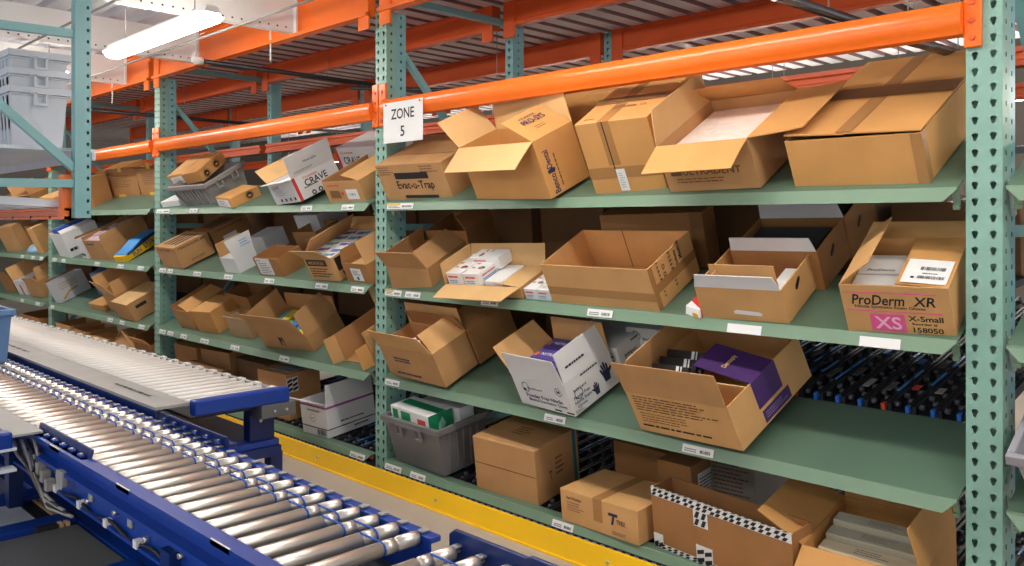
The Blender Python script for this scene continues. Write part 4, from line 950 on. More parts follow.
o, q, M, fl = carton('bb2', 'dark carton with a white shipping label on its side, behind the warning tape carton', 'c', q=q, opened=False, group=G[0])
f = face(q, 'R'); s = patch(o, f, .05, .20, .05, .17, WHITE, 'sticker'); lines(s, f, .06, .19, .06, .15, 6, INK, .4, off=.0016)
q = dict(FIT['bb3']); q['h'] = .24; q['s'] = .52
o, q, M, fl = carton('bb3', 'grey printed carton far back at right of the bottom level', mat('grey_board', (150, 140, 130), .7), q=q, opened=False, group=G[0])
lines(o, face(q, 'F'), .02, .2, .05, .22, 9, BROWNINK, .4)
# ================================================================== middle bay, top shelf
def logo(o, fr, cx, cy, r):
    O, X, Y, N = fr; n = 18
    poly(o, fr, [(cx+r*math.cos(k*6.283/n), cy+r*math.sin(k*6.283/n)) for k in range(n)], INK, 'printed_logo')
    ring(o, fr, cx, cy, r*1.3, r*.12, INK)
    poly(o, fr, [(cx-r*.5, cy-r*.4), (cx+r*.5, cy-r*.4), (cx+r*.35, cy+r*.3), (cx, cy), (cx-r*.35, cy+r*.3)], K['d'], 'printed_logo', off=.0022)
q = dict(FIT['v2']); q['d'] = .36
tote('storage_tote', 'grey ribbed tote on the top shelf with two small cartons lying in it', q, mat('grey_plastic_light', (150, 146, 144), .45, noise=.04, scale=4), ribs='', latside='R')
MT = box_mat(q)
# ribbed end
rb = MB(); w, d, h = q['w'], q['d'], q['h']; kk = .06
for i in range(9):
    f0 = .1+.1*i
    x0 = w*(kk+(1-2*kk)*f0); x1 = w*f0
    rb.hexa([(x0-.006, .06*d-.012, .01), (x0+.006, .06*d-.012, .01), (x0+.006, .06*d, .01), (x0-.006, .06*d, .01), (x1-.006, -.012, h-.035), (x1+.006, -.012, h-.035), (x1+.006, .003, h-.035), (x1-.006, .003, h-.035)])
to = [x for x in bpy.data.objects if x.name.startswith('storage_tote') and x.parent is None][-1]
rb.build('end_ribs', mat('grey_plastic_light', (150, 146, 144)), to)
FIT['v1a']['d'] = .28; FIT['v1a']['h'] = .095; FIT['v1a']['x'] += .03
o, q, M, fl = carton('v1a', 'small carton with two round black logos lying tilted in the grey ribbed tote, right one', 'd', opened=False, group='small logo cartons')
f = face(q, 'R'); logo(o, f, .065, .035, .024); logo(o, f, .18, .042, .026); lines(o, f, .03, .11, .07, .08, 1, BROWNINK, .4)
qq = dict(q); qq['x'] -= .235; qq['s'] -= .01
o, q, M, fl = carton('v1b', 'small carton with a white front label lying tilted in the grey ribbed tote, left one', 'b', q=qq, opened=False, group='small logo cartons')
s = patch(o, face(q, 'F'), .03, .2, .01, .075, WHITE, 'sticker'); lines(s, face(q, 'F'), .05, .18, .02, .06, 3, GALV, .4, off=.0018)
o, q, M, fl = carton('v3', 'small carton with one round black logo lying on the top shelf beside the ribbed tote', 'd', opened=False, group='small logo cartons', q=dict(FIT['v3'], w=.30, h=.075))
logo(o, face(q, 'R'), .145, .038, .024); s = patch(o, face(q, 'F'), .01, .26, .005, .06, WHITE, 'sticker'); lines(s, face(q, 'F'), .05, .22, .012, .05, 3, GALV, .4, off=.0018)
o, q, M, fl = carton('v0', 'slim white carton lying at the left post under the ribbed tote', 'w', opened=False, q=dict(FIT['v0'], h=.05, d=.3, w=.3), group=G[1])
RB = mat('crave_red', (206, 44, 44), .5)
def crave(o, fr, w, h):
    s = patch(o, fr, 0, .022, 0, h, RB, 'red_band', off=.001, th=.0003)
    text(o, fr, 'CRAVE', .16, h*.60, .17, .045, INK); text(o, fr, 'Crosstex', .13, h*.84, .11, .016, RED); lines(o, fr, .06, .2, h*.40, h*.47, 1, INK, .6)
FIT['v4']['flaps'] = {'R': [20, .15, -.008, .002], 'L': [50.1, .144, .004, .001, dict(m='y')], 'F': [75, .05, .01, -.01]}
o, q, M, fl = carton('v4', 'open white carton with red corner band and raised side flap, top shelf', 'w', group='white red banded cartons')
f = face(q, 'R'); crave(o, f, q['d'], q['h'])
for x in (.11, .16): ring(o, f, x, .018, .016, .008, INK)
f = face(q, 'F'); text(o, f, 'CRAVE', .10, .115, .11, .024, SLATE); lines(o, f, .06, .24, .055, .10, 4, GALV, .35); 
for k in range(4): patch(o, f, .10+.07*k, .125+.07*k, .015, .035, INK, 'printed_mark', off=.0012, th=.0003)
fo, (A, t, dr, nr) = fl['R']; lines(fo, (A, t, dr, nr), .03, .22, .02, .035, 2, GALV, .5, off=.002); text(fo, (A, t, dr, nr), 'Wave stylus', .16, .075, .10, .02, SLATE, off=.002)
MB().box(.01, q['w']-.01, .01, q['d']-.01, .01, q['h']-.02).build('white_liner', WHITE, o)
q = dict(FIT['v5']); q['h0'] = 0; q['h'] = .22; q['d'] = .3; q['pit'] = 0
o, q, M, fl = carton('v5', 'closed white carton with a red band at the back of the top shelf', 'w', q=q, opened=False, group='white red banded cartons')
f = face(q, 'F'); s = patch(o, f, .0, .03, 0, q['h'], RB, 'red_band', off=.001, th=.0003); text(o, f, 'CRAVE', .17, .13, .20, .05, INK); text(o, f, 'Crosstex', .13, .185, .15, .018, RED); lines(o, f, .05, .2, .07, .09, 1, INK, .6)
q = dict(FIT['v6']); q['d'] = .45
o, q, M, fl = carton('v6', 'open brown white-labelled carton, top shelf left of the ZONE 5 post', 'a', q=q, group=G[1], flaps={'R': [-78, .18, .02, 0], 'L': [0, .012, .0, .0]}, fm='b')
f = face(q, 'F'); s = patch(o, f, .20, .31, .02, .085, WHITE, 'sticker'); text(s, f, '1 OF 6', .255, .052, .06, .014, INK, off=.002)
patch(o, f, .04, .14, .03, .08, TAPED, 'printed_panel', off=.0011, th=.0003); lines(o, f, .04, .2, .105, .12, 1, RED, .5); patch(o, f, .155, .175, .05, .07, RED, 'printed_mark', off=.0012, th=.0003)
# small things at the back of the middle bay's top shelf
o, q, M, fl = carton('vbk', 'grey carton with a yellow lid strip at the back behind the white red banded carton', mat('grey_board', (150, 140, 130), .7), q=dict(sh=1, x=-5.95, s=.5, h0=0, yaw=0, pit=0, roll=0, w=.45, d=.25, h=.13), opened=False, group=G[1])
patch(o, face(q, 'F'), 0, .2, .08, .125, YELLOW, 'yellow_strip')

# ================================================================== middle bay, second shelf
o, q, M, fl = carton('w1', 'brown carton printed 7 gallon plastic bag with black slots on its lid, second shelf', 'a', opened=False, group=G[2])
f = face(q, 'T')
for k in range(4): patch(o, f, .08+k*.08, .125+k*.08, .05, .24, INK, 'printed_bar', off=.0011, th=.0003)
f = face(q, 'R'); text(o, f, '7 GALLON PLASTIC BAG', .145, .155, .23, .018, INK); text(o, f, 'DO NOT DROP', .15, .035, .12, .016, INK)
f = face(q, 'F'); text(o, f, 'PLASTIC BAG', .2, .155, .28, .018, INK)
qq = dict(q); qq['s'] += q['d']+.02; qq['x'] += .05; qq['d'] = .33; qq['w'] = .42
o, q, M, fl = carton('w1b', 'brown plastic bag carton with a white sticker, standing behind its twin', 'c', q=qq, opened=False, group=G[2])
f = face(q, 'T')
for k in range(4): patch(o, f, .10+k*.06, .13+k*.06, .05, .25, INK, 'printed_bar', off=.0011, th=.0003)
f = face(q, 'R'); s = patch(o, f, .08, .20, .05, .10, WHITE, 'sticker'); text(o, f, '7 GALLON PLASTIC BAG', .16, .16, .25, .016, INK)
q = dict(FIT['w2']); q['d'] = .17
o, q, M, fl = carton('w2', 'open white carton with a tall raised white side flap, second shelf', 'w', q=q, group=G[2], flaps={'R': [0, .14, -.02, .02], 'L': [-25, .13, -.02, .02, dict(m='b')]})
MB().box(.006, q['w']-.006, .006, q['d']-.006, .01, q['h']-.004).build('white_liner', WHITE, o)
fo, (A, t, dr, nr) = fl['R']; lines(fo, (A, t, dr, nr), .08, .16, .05, .11, 3, BLUEINK, .3, off=.002)
q = dict(FIT['w3']); q['s'] = .30; q['w'] = .2; q['d'] = .2; q['h'] = .14; q['pit'] = 0
carton('w3', 'closed white carton behind the open white one on the second shelf', 'w', q=q, opened=False, group=G[2])
q = dict(FIT['w3b']); q['h0'] = 0; q['h'] = .23; q['d'] = .25
carton('w3b', 'pale carton far back on the second shelf under the tray above', K['w'], q=q, opened=False, group=G[2])
q = dict(FIT['w4']); q['d'] = .19
o, q, M, fl = carton('w4', 'short open brown carton with a large white label, second shelf', 'c', q=q, group=G[2], flaps={})
f = face(q, 'F'); s = patch(o, f, .025, .205, .012, .135, WHITE, 'sticker'); text(s, f, 'MEDCO', .06, .118, .05, .012, NAVY, off=.002); lines(s, f, .05, .19, .02, .105, 6, NAVY, .28, off=.002)
q = dict(FIT['w4b']); q['h'] = .17; q['d'] = .2
carton('w4b', 'brown carton standing behind the short one with the large label', 'c', q=q, flaps={}, group=G[2])
q = dict(FIT['w5']); q['d'] = .40
o, q, M, fl = carton('w5', 'open carton full of small blue and white packs with black front print', 'b', q=q, group=G[2], flaps={'F': [36, .115, .005, -.001], 'L': [-48, .19, .02, -.02], 'K': [30, .08, .01, -.01]})
f = face(q, 'F'); s = patch(o, f, .02, .24, .10, .145, INK, 'printed_panel', off=.0012, th=.0003); text(s, f, 'MICROFLEX', .13, .122, .17, .022, K['b'], off=.0022)
lines(o, f, .03, .27, .02, .09, 4, INK, .45, seed=9); f = face(q, 'R'); patch(o, f, .02, .38, .06, .145, INK, 'printed_panel', off=.0012, th=.0003); ring(o, f, .07, .035, .025, .012, INK)
PK = [mat('pack_blue', (84, 128, 190), .5), mat('pack_violet', (116, 96, 168), .5), mat('pack_teal', (98, 160, 176), .5), WHITE]
rnd = random.Random(5); n = 0
for i in range(2):
    for j in range(5):
        c = PK[(i*2+j) % 3]; n += 1
        cn = ['blue', 'violet', 'teal'][(i*2+j) % 3]
        ob = small_box(inner(M, (.012+i*.145, .012+j*.074, .02+.01*rnd.random())), .138, .07, .13, WHITE, 'small white and %s pack in the black printed carton, %s row, %s from the front' % (cn, ['left', 'right'][i], ['first', 'second', 'third', 'fourth', 'fifth'][j]), 'pack', 'small packs in the black printed carton', 'product_pack')
        f = face(dict(w=.138, d=.07, h=.13), 'T'); patch(ob, f, .01, .09, .01, .045, c, 'colour_panel'); patch(ob, f, .095, .13, .02, .05, PK[(i+j) % 3], 'colour_panel')
o, q, M, fl = carton('w6', 'open brown carton with a white sticker beside the ZONE 5 post, second shelf', 'c', group=G[2], flaps={'L': [20, .07, .03, -.02], 'R': [-30, .15, .03, -.03, dict(m='a')]})
f = face(q, 'F'); s = patch(o, f, .075, .185, .015, .095, WHITE, 'sticker'); lines(s, f, .09, .17, .05, .085, 3, INK, .35, off=.002); patch(s, f, .12, .14, .022, .04, INK, 'printed_mark', off=.002)
MB().box(.01, q['w']-.01, .01, q['d']-.01, .01, q['h']-.03).build('tan_liner', K['y'], o)

# ================================================================== middle bay, third shelf
o, q, M, fl = carton('x1', 'open carton with its inner flap folded down, at the left post on the third shelf', 'a', q=dict(FIT['x1'], w=.29), group=G[3], flaps={'R': [-70, .15, .01, -.01, dict(m='d')], 'L': [0, .03, 0, 0]})
o, q, M, fl = carton('x2', 'closed carton with a bright tan lid, touching the open one at the left post', 'd', q=dict(FIT['x2'], d=.25), opened=False, group=G[3])
carton('x1b', 'dark carton behind the tan lidded one on the third shelf', 'c', q=dict(FIT['x1b'], h=.22, d=.2), flaps={}, group=G[3])
q = dict(FIT['x3']); q['w'] = .31
o, q, M, fl = carton('x3', 'small crumpled shiny brown carton sitting low on the third shelf', mat('crumpled_kraft', (190, 152, 112), .35, noise=.1, scale=9, bump=.5), q=q, group=G[3], flaps={'L': [8, .02, 0, 0], 'F': [20, .03, .01, -.01]})
FIT['x4']['flaps']['K'] = [10, .10, .01, -.01]; FIT['x4']['flaps']['L'] = [6, .15, 0, 0]
o, q, M, fl = carton('x4', 'large open carton with colourful packs inside, third shelf', 'a', group=G[3], q=dict(FIT['x4'], d=.29), fm='a')
f = face(q, 'F'); s = patch(o, f, .21, .26, .04, .105, INK, 'printed_logo', off=.0012, th=.0003); poly(s, f, [(.225, .045), (.26, .045), (.24, .09)], K['a'], off=.002)
CC = [mat('p_cyan', (80, 170, 190), .5), mat('p_yel', (222, 200, 70), .5), mat('p_grn', (90, 160, 90), .5), mat('p_blu', (70, 110, 190), .5)]
for k in range(6):
    small_box(inner(M, (.05+.072*k, .015, .01)), .068, .23, .12+.012*(k % 2), CC[k % 4], '%s pack in the large open carton, %s in the row' % (['cyan', 'yellow', 'green', 'blue'][k % 4], ['first', 'second', 'third', 'fourth', 'fifth', 'last'][k]), 'pack', 'colourful packs in the large open carton', 'product_pack')
q = dict(FIT['x5']); q['pit'] = 0; q['w'] = .29; q['x'] = -4.40; q['h'] = .185; q['s'] = .06; q['roll'] = 0; q['yaw'] = 3
o, q, M, fl = carton('x5', 'open carton beside the ZONE 5 post, third shelf, rear flap standing up', 'a', q=q, group=G[3], flaps={'K': [-6, .15, .0, -.0, dict(m='b')], 'R': [-10, .03, .0, 0]}, front=False)
MB().hexa([(-.05, -.055, .004), (-.003, 0, .004), (-.001, .004, .004), (-.048, -.051, .004), (-.05, -.055, q['h']*.95), (-.003, 0, q['h']), (-.001, .004, q['h']), (-.048, -.051, q['h']*.95)]).build('flap', K['b'], o)
MB().hexa([(q['w'], 0, .004), (q['w']-.03, -.07, .004), (q['w']-.026, -.072, .004), (q['w']+.004, -.002, .004), (q['w'], 0, q['h']*.8), (q['w']-.03, -.07, q['h']*.75), (q['w']-.026, -.072, q['h']*.75), (q['w']+.004, -.002, q['h']*.8)]).build('flap', K['d'], o)

# ================================================================== middle bay, bottom level
def Q(sh, x, s, w, d, h, yaw=0, pit=0, roll=0, h0=0): return dict(sh=sh, x=x, s=s, h0=h0, yaw=yaw, pit=pit, roll=roll, w=w, d=d, h=h)
carton('y1', 'dark closed carton at the left post on the bottom level, behind the roller strip', 'c', q=Q(0, -6.99, .14, .42, .3, .33), opened=False, group=G[0])
o, q, M, fl = carton('y2', 'long low open carton with a white end, bottom level behind the roller strip', 'a', q=Q(0, -6.76, .16, .62, .3, .32, yaw=4), group=G[0], flaps={})
s = patch(o, face(q, 'F'), 0, .14, .17, .32, WHITE, 'white_end')
carton('y3', 'dark closed carton standing in front of the long low one on the bottom level', mat('kraft_shaded', (138, 98, 62)), q=Q(0, -6.62, .0, .62, .13, .235), opened=False, group=G[0])  # shade of the bottom level is put into this carton colour
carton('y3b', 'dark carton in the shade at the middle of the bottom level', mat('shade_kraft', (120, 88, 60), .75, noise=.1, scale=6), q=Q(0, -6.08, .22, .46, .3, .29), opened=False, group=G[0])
FIT['y4']['h'] = .315
o, q, M, fl = carton('y4', 'tall closed carton with warning tape on its lid, beside the white purple striped carton', 'a', opened=False, group=G[0], q=dict(FIT['y4'], d=.27))
wtape(face(q, 'T'), .08, .32, .05, .2, 11); wtape(face(q, 'R'), .0, .09, .19, .29, 12)
PUR = mat('purple_stripe', (160, 70, 150), .5)
def pstripe(o, q):
    for s, L in (('F', q['w']), ('R', q['d'])):
        patch(o, face(q, s), 0, L, q['h']-.03, q['h']-.016, PUR, 'purple_stripe', off=.001, th=.0003)
q = Q(0, -4.823, .018, .2796, .37, .055, yaw=2.2)
o, q, M, fl = carton('y6', 'flat white carton under the purple striped one on the bottom level', 'w', q=q, opened=False, group=G[0])
f = face(q, 'F'); bars(o, f, .17, .26, .01, .045, INK, 10); patch(o, f, 0, .28, .05, .055, INK, 'dark_edge', off=.001, th=.0003); f = face(q, 'R'); patch(o, f, 0, .37, .05, .055, INK, 'dark_edge', off=.001, th=.0003); lines(o, f, .2, .35, .02, .04, 1, INK, .5)
q = Q(0, -4.823, .018, .2796, .37, .156, yaw=2.2, h0=.057)
o, q, M, fl = carton('y5', 'open white carton with a purple stripe, bottom level left of the ZONE 5 post', 'w', q=q, group=G[0], flaps={'F': [62, .13, -.05, -.01], 'R': [4, .12, .01, -.01], 'K': [0, .08, .01, -.01, dict(m='a')]})
pstripe(o, q); f = face(q, 'F'); text(o, f, 'DermaGuard', .14, .105, .13, .014, INK); ring(o, f, .13, .055, .03, .003, RED, sy=.9); lines(o, f, .11, .15, .045, .06, 2, RED, .4)
lines(o, face(q, 'R'), .1, .34, .02, .035, 1, INK, .5)

# ================================================================== third bay
carton('z1', 'brown carton leaning forward at the left of the third bay top shelf', 'c', q=dict(FIT['z1'], d=.2), opened=False, group=G[1])
for k, (kk, nm, xx) in enumerate((('z2', 'left', -8.62), ('z3', 'right', -7.92))):
    q = dict(FIT[kk]); q['d'] = .3
    o, q, M, fl = carton(kk, 'large brown printed carton behind the third bay top shelf, %s of two' % nm, 'c', q=q, opened=False, group=G[1])
    f = face(q, 'F'); lines(o, f, .12, .52, .10, .22, 7, BROWNINK, .4, seed=k); patch(o, f, .28, .36, .25, .31, YELW, 'tape_mark', off=.001, th=.0003); patch(o, f, .2, .36, 0, .03, YELW, 'tape_mark', off=.001, th=.0003)
carton('z4', 'light carton behind the leaning one on the third bay top shelf', 'd', q=Q(1, -9.35, .42, .55, .3, .24), opened=False, group=G[1])
o, q, M, fl = carton('m1', 'white open carton with blue packs inside at the left of the third bay second shelf', 'w', q=dict(FIT['m1'], w=.42), group=G[2], flaps={'R': [-80, .15, .02, -.01], 'L': [-10, .03, 0, 0]})
for k in range(2):
    small_box(inner(M, (.03+.09*k, .03, .01)), .085, .28, q['h']+.015, mat('deep_blue_pack', (30, 84, 180), .4), 'blue pack inside the white open carton of the third bay, %s' % ['left one', 'right one'][k], 'pack', 'blue packs in the white carton', 'product_pack')
f = face(q, 'R'); lines(o, f, .02, .3, .05, .1, 1, INK, .6)
o, q, M, fl = carton('m2', 'narrow white carton squeezed between the white and the pink topped cartons', 'w', q=dict(FIT['m2'], w=.22, d=.4), group=G[2], flaps={'L': [0, .02, 0, 0, dict(m='c')]})
lines(o, face(q, 'F'), .02, .2, .02, .06, 1, INK, .6)
o, q, M, fl = carton('m3', 'open brown carton full of pink and lilac bags, third bay second shelf', 'a', q=dict(FIT['m3'], d=.45), group=G[2], flaps={'R': [0, .05, .02, .0], 'L': [0, .03, 0, 0]})
lines(o, face(q, 'F'), .05, .3, .16, .18, 1, INK, .6)
for k in range(5):
    mb = MB(); 
    b = small_box(inner(M, (.015+.003*k, .02+.082*k, .02)), .39, .078, q['h']-.025+.012*(k % 2), mat('lilac_bag', (206, 176, 206), .35, noise=.35, scale=22, tint=(238, 214, 220)), 'lilac and white bag in the open brown carton, %s from the front' % ['first', 'second', 'third', 'fourth', 'fifth'][k], 'bag', 'lilac bags in the open carton', 'product_bag')
# blue and yellow carton
q = dict(FIT['m4']); q['w'] = .20; q['h'] = .11; q['d'] = .40
M = box_mat(q); W, D, H = q['w'], q['d'], q['h']
o = MB().prism([(0, 0), (D, 0), (D, H), (D*.55, H*1.0), (D*.25, H*.62), (0, H*.55)], 0, W, 'x').build('display_carton', YELLOW, None, M, bevel=.003)
tag(o, 'blue and yellow carton with large dark letters on the third bay second shelf', 'box', G[2])
SKY = mat('sky_blue_board', (38, 144, 220), .4)
MB().prism([(.02, H*.565), (D*.25, H*.63), (D*.55, H*1.01), (D, H*1.01), (D, H*1.06), (D*.52, H*1.06), (D*.22, H*.70), (.02, H*.62)], -.004, W+.004, 'x').build('blue_lid', SKY, o)
f = (V((W, 0, 0)), V((0, 1, 0)), V((0, 0, 1)), V((1, 0, 0)))
poly(o, f, [(.03, H*.42), (D, H*.86), (D, H*1.0), (D*.55, H*1.0), (D*.25, H*.62), (.03, H*.55)], NAVY, 'blue_wave')
text(o, f, 'FUN', .125, .032, .09, .042, mat('ink_navy_bright', (24, 52, 140), .5), off=.002, rot=6); text(o, f, 'STIX', .262, .047, .12, .045, mat('ink_navy_bright', (24, 52, 140), .5), off=.002, rot=6)
text(o, (V((0, 0, H*.8)), V((1, 0, 0)), V((0, 1, 0)), V((0, 0, 1))), 'STIX', .1, .33, .12, .03, RED, off=.03)

o, q, M, fl = carton('n1', 'white and yellow printed carton lying with its side to the aisle, third bay third shelf', mat('pale_print_board', (206, 208, 214), .5), q=dict(FIT['n1'], w=.17, d=.33), group=G[3], flaps={'L': [0, .02, 0, 0, dict(m='c')]})
f = face(q, 'R'); O_ = mat('gold_swirl', (208, 150, 60), .5); poly(o, f, [(.03, .03), (.12, .09), (.22, .10), (.22, .085), (.12, .07), (.05, .02)], O_); lines(o, f, .05, .26, .12, .2, 3, O_, .3, seed=5)
carton('n2', 'blue carton far back on the third bay third shelf', mat('dull_blue_board', (98, 128, 176), .5), q=dict(FIT['n2'], h0=0, h=.24, d=.2), opened=False, group=G[3])
carton('n3', 'low flat carton in front of the open flapped one on the third bay third shelf', 'd', q=dict(FIT['n3'], d=.14), opened=False, group=G[3])
o, q, M, fl = carton('n4', 'open carton with two flaps raised, third bay third shelf', 'a', q=Q(3, -8.40, .10, .40, .34, .20, yaw=-4), group=G[3], flaps={'L': [12, .16, -.02, .02, dict(m='b')], 'F': [20, .15, .02, -.04, dict(m='b')], 'R': [-10, .12, .01, -.01]})
o, q, M, fl = carton('n5', 'closed carton with a bright tan lid, right end of the third bay third shelf', 'a', q=dict(FIT['n5'], d=.36), opened=False, group=G[3])
patch(o, face(q, 'T'), 0, q['w'], 0, q['d'], K['y'], 'lid_flap', off=.003)
patch(o, face(q, 'R'), .06, .16, .10, .13, INK, 'hand_hole', off=.001, th=.0003)
carton('p1', 'low carton edge at the left of the third bay bottom level', 'a', q=Q(0, -9.75, .05, .45, .3, .285), flaps={}, group=G[0])
carton('p2', 'second low carton from the left on the third bay bottom level', 'a', q=Q(0, -9.2, .05, .34, .3, .265), flaps={}, group=G[0])
carton('p3', 'third low carton from the left on the third bay bottom level, with a light rim', 'd', q=Q(0, -8.78, .03, .45, .22, .235), opened=False, group=G[0])
carton('p4', 'carton with flaps folded like a roof on the third bay bottom level', 'a', q=Q(0, -8.1, .04, .42, .3, .24), group=G[0], flaps={'L': [-55, .25, 0, 0], 'R': [-55, .25, 0, 0], 'F': [-25, .1, .12, -.12]})
carton('p5', 'open carton with a lit front flap beside the post, third bay bottom level', 'c', q=Q(0, -7.62, .05, .36, .3, .30), group=G[0], flaps={'F': [35, .07, .02, -.02, dict(m='d')], 'L': [-20, .08, 0, 0]})

# ================================================================== farthest bay
carton('q1', 'tall brown carton leaning at the left of the farthest bay second shelf', 'a', q=Q(2, -11.6, .03, .40, .24, .31, yaw=10), opened=False, group=G[2])
carton('q2', 'dark brown carton behind the tall leaning one, farthest bay second shelf', 'c', q=Q(2, -11.1, .2, .40, .24, .26, yaw=6), opened=False, group=G[2])
q = Q(2, -10.78, .03, .36, .25, .07, yaw=6)
o = MB().prism([(0, 0), (.25, 0), (.25, .05), (.16, .085), (.05, .07), (0, .03)], 0, .36, 'x').build('blue_packet', mat('pale_blue_film', (160, 196, 224), .3, noise=.2, scale=10), None, box_mat(q), bevel=.01); tag(o, 'pale blue film packet between the brown cartons, farthest bay second shelf', 'packet')
carton('q4', 'slim brown carton leaning beside the farthest post, second shelf', 'b', q=Q(2, -10.44, .05, .12, .28, .30, yaw=12), opened=False, group=G[2])
carton('q4b', 'dark carton at the back beside the farthest post, second shelf', 'c', q=Q(2, -10.40, .38, .32, .2, .28), opened=False, group=G[2])
o, q, M, fl = carton('q5', 'white carton with a red stripe, farthest bay third shelf', 'w', q=Q(3, -11.2, .06, .32, .3, .17, yaw=3), group=G[3], flaps={'L': [20, .17, .0, 0, dict(m='b')]})
patch(o, face(q, 'F'), .15, .2, 0, .13, RED, 'red_stripe')
carton('q6', 'torn open brown carton beside the farthest post, third shelf', 'a', q=Q(3, -10.72, .06, .40, .32, .20, yaw=5), group=G[3], flaps={'R': [-5, .15, .02, -.02, dict(m='b')], 'F': [15, .05, .03, -.08]})
carton('q7', 'brown carton at the left edge of the farthest bay third shelf', 'c', q=Q(3, -11.75, .06, .36, .3, .18, yaw=4), group=G[3], flaps={'F': [10, .1, 0, 0]})
o, q, M, fl = carton('q8', 'carton with a bright lid and yellow tape behind the teal overhead post', 'b', q=Q(1, -9.98, .0, .60, .32, .17, yaw=-5), opened=False, group=G[1])
patch(o, face(q, 'F'), 0, .60, .145, .17, YELLOW, 'yellow_tape')
carton('q9', 'brown open carton in the farthest bay top shelf at the left edge', 'a', q=Q(1, -11.4, .02, .40, .3, .20), group=G[1], flaps={'F': [60, .1, 0, 0], 'R': [-20, .12, 0, 0]})
carton('q10', 'brown open carton in the farthest bay top shelf, beside the yellow taped one', 'c', q=Q(1, -10.85, .02, .5, .3, .20), group=G[1], flaps={'F': [70, .12, 0, 0, dict(m='b')], 'R': [-30, .12, 0, 0]})
carton('q11', 'wide low brown carton on the farthest bay bottom level', 'c', q=Q(0, -11.05, .05, .72, .3, .28), flaps={}, group=G[0])
# next bay beyond the right post: a tote peeps in
q = dict(sh=3, x=-.74, s=.02, h0=.0, yaw=0, pit=0, roll=0, w=.5, d=.34, h=.20, tp=.07)
tote('storage_tote', 'grey tote cut off by the right edge of the picture, beyond the right post', q, mat('grey_plastic_lilac', (158, 156, 164), .45), lat=1)
# right-hand bay stubs beyond the right post
BAYX.append((-.775, .6)); BAYN.append('beyond the right post')
LAB[(4, 2)] = [(-.72, -.6, 0)]; LAB[(4, 3)] = [(-.72, -.6, 0)]; LAB[(4, 0)] = [(-.72, -.6, 0)]; LAB[(4, 1)] = [(-.72, -.6, 0)]
for sh in (1, 2, 3, 0): shelf(4, sh)

# ================================================================== roller conveyor in front
ZC = .67
X0, X1, XM = -8.7, -1.655, -1.60
cv = empty('roller_conveyor', (-5.2, 1.2, 0)); tag(cv, 'long blue roller conveyor with zinc rollers and blue drive rings in the foreground', 'conveyor')
IV = Matrix.Translation((5.2, -1.2, 0))
def CB(mb, name, m, bevel=0, par=None): return mb.build(name, m, par or cv, IV if par is None else None, bevel)
YN, YF = .985, 1.345
# near rail: deep channel with a folded top flange
CB(MB().prism([(YN-.012, ZC-.165), (YN-.012, ZC-.012), (YN-.045, ZC-.012), (YN-.045, ZC+.004), (YN+.0, ZC+.004), (YN+.0, ZC-.165), (YN-.03, ZC-.165), (YN-.03, ZC-.155), (YN-.014, ZC-.155)], X0, X1, 'x'), 'near_side_rail', BLUE)
CB(MB().prism([(YN-.048, ZC-.075), (YN-.048, ZC-.062), (YN-.012, ZC-.062), (YN-.012, ZC-.075)], X0, X1, 'x'), 'near_rail_rib', BLUE)
CB(MB().prism([(YF+.006, ZC-.20), (YF+.006, ZC-.012), (YF+.042, ZC-.012), (YF+.042, ZC-.028), (YF+.012, ZC-.028), (YF+.012, ZC-.20)], X0, X1, 'x'), 'far_side_rail', BLUE, bevel=.003)
# rollers: one master, copied with its parts
RR = .0185; PITCH = .0876
def roller_mesh(y0, y1, r, grooves=True):
    L = y1-y0
    if grooves:
        ys = [0, .002, .012, L-.115, L-.112, L-.106, L-.103, L-.075, L-.072, L-.066, L-.063, L-.012, L-.002, L]
        rs = [r*.6, r*.92, r, r, r*.8, r*.8, r, r, r*.8, r*.8, r, r, r*.92, r*.6]
    else:
        ys = [0, .002, L-.002, L]; rs = [r*.8, r, r, r*.8]
    mb = MB(); vs = []; n = 16
    for yy, rr in zip(ys, rs):
        for k in range(n):
            a = 2*math.pi*k/n; vs.append((rr*math.cos(a), yy, rr*math.sin(a)))
    fs = [(i*n+k, i*n+(k+1) % n, (i+1)*n+(k+1) % n, (i+1)*n+k) for i in range(len(ys)-1) for k in range(n)]
    mb.add(vs, fs, True); mb.add(vs[:n], [tuple(range(n))]); mb.add(vs[-n:], [tuple(range(n))])
    return mb
rm_ = roller_mesh(YN+.004, YF, RR).mesh('roller', ZINC)
axle = MB().tube([(0, 0, 0), (0, .034, 0)], .0055, 8).box(-.010, .010, .010, .034, .011, .015).mesh('axle_end', GALV)
def loop(y, dx, r):
    pts = []
    for k in range(9): a = math.pi/2+math.pi*k/8; pts.append((r*math.cos(a), y, r*math.sin(a)))
    for k in range(9): a = -math.pi/2+math.pi*k/8; pts.append((dx+r*math.cos(a), y, r*math.sin(a)))
    return MB().tube(pts, .0028, 6, closed=True)
Lr = YF-YN-.004
ra = loop(Lr-.109, PITCH, RR*.86).mesh('drive_ring', ORING); rb_ = loop(Lr-.069, PITCH, RR*.86).mesh('drive_ring', ORING)
first = None; nroll = int((X1-.03-X0)/PITCH)
xr = -1.70
for k in range(nroll):
    x = xr-k*PITCH
    ro = link('roller', rm_, cv, IV @ T(x, YN+.004, ZC-RR-.001))
    if k: link('drive_ring', ra if k % 2 else rb_, ro)
    ax = link('axle_end', axle, ro, (0, Lr, 0))
CB(MB().box(X0, X1, YN+.01, YF, ZC-.125, ZC-.115), 'shade_sheet', CHAR)  # dark sheet added so the gaps between rollers look shaded
for k in range(5): CB(MB().box(-2.2-k*1.5, -2.14-k*1.5, YN, YF+.02, ZC-.2, ZC-.12), 'cross_member', BLUED)
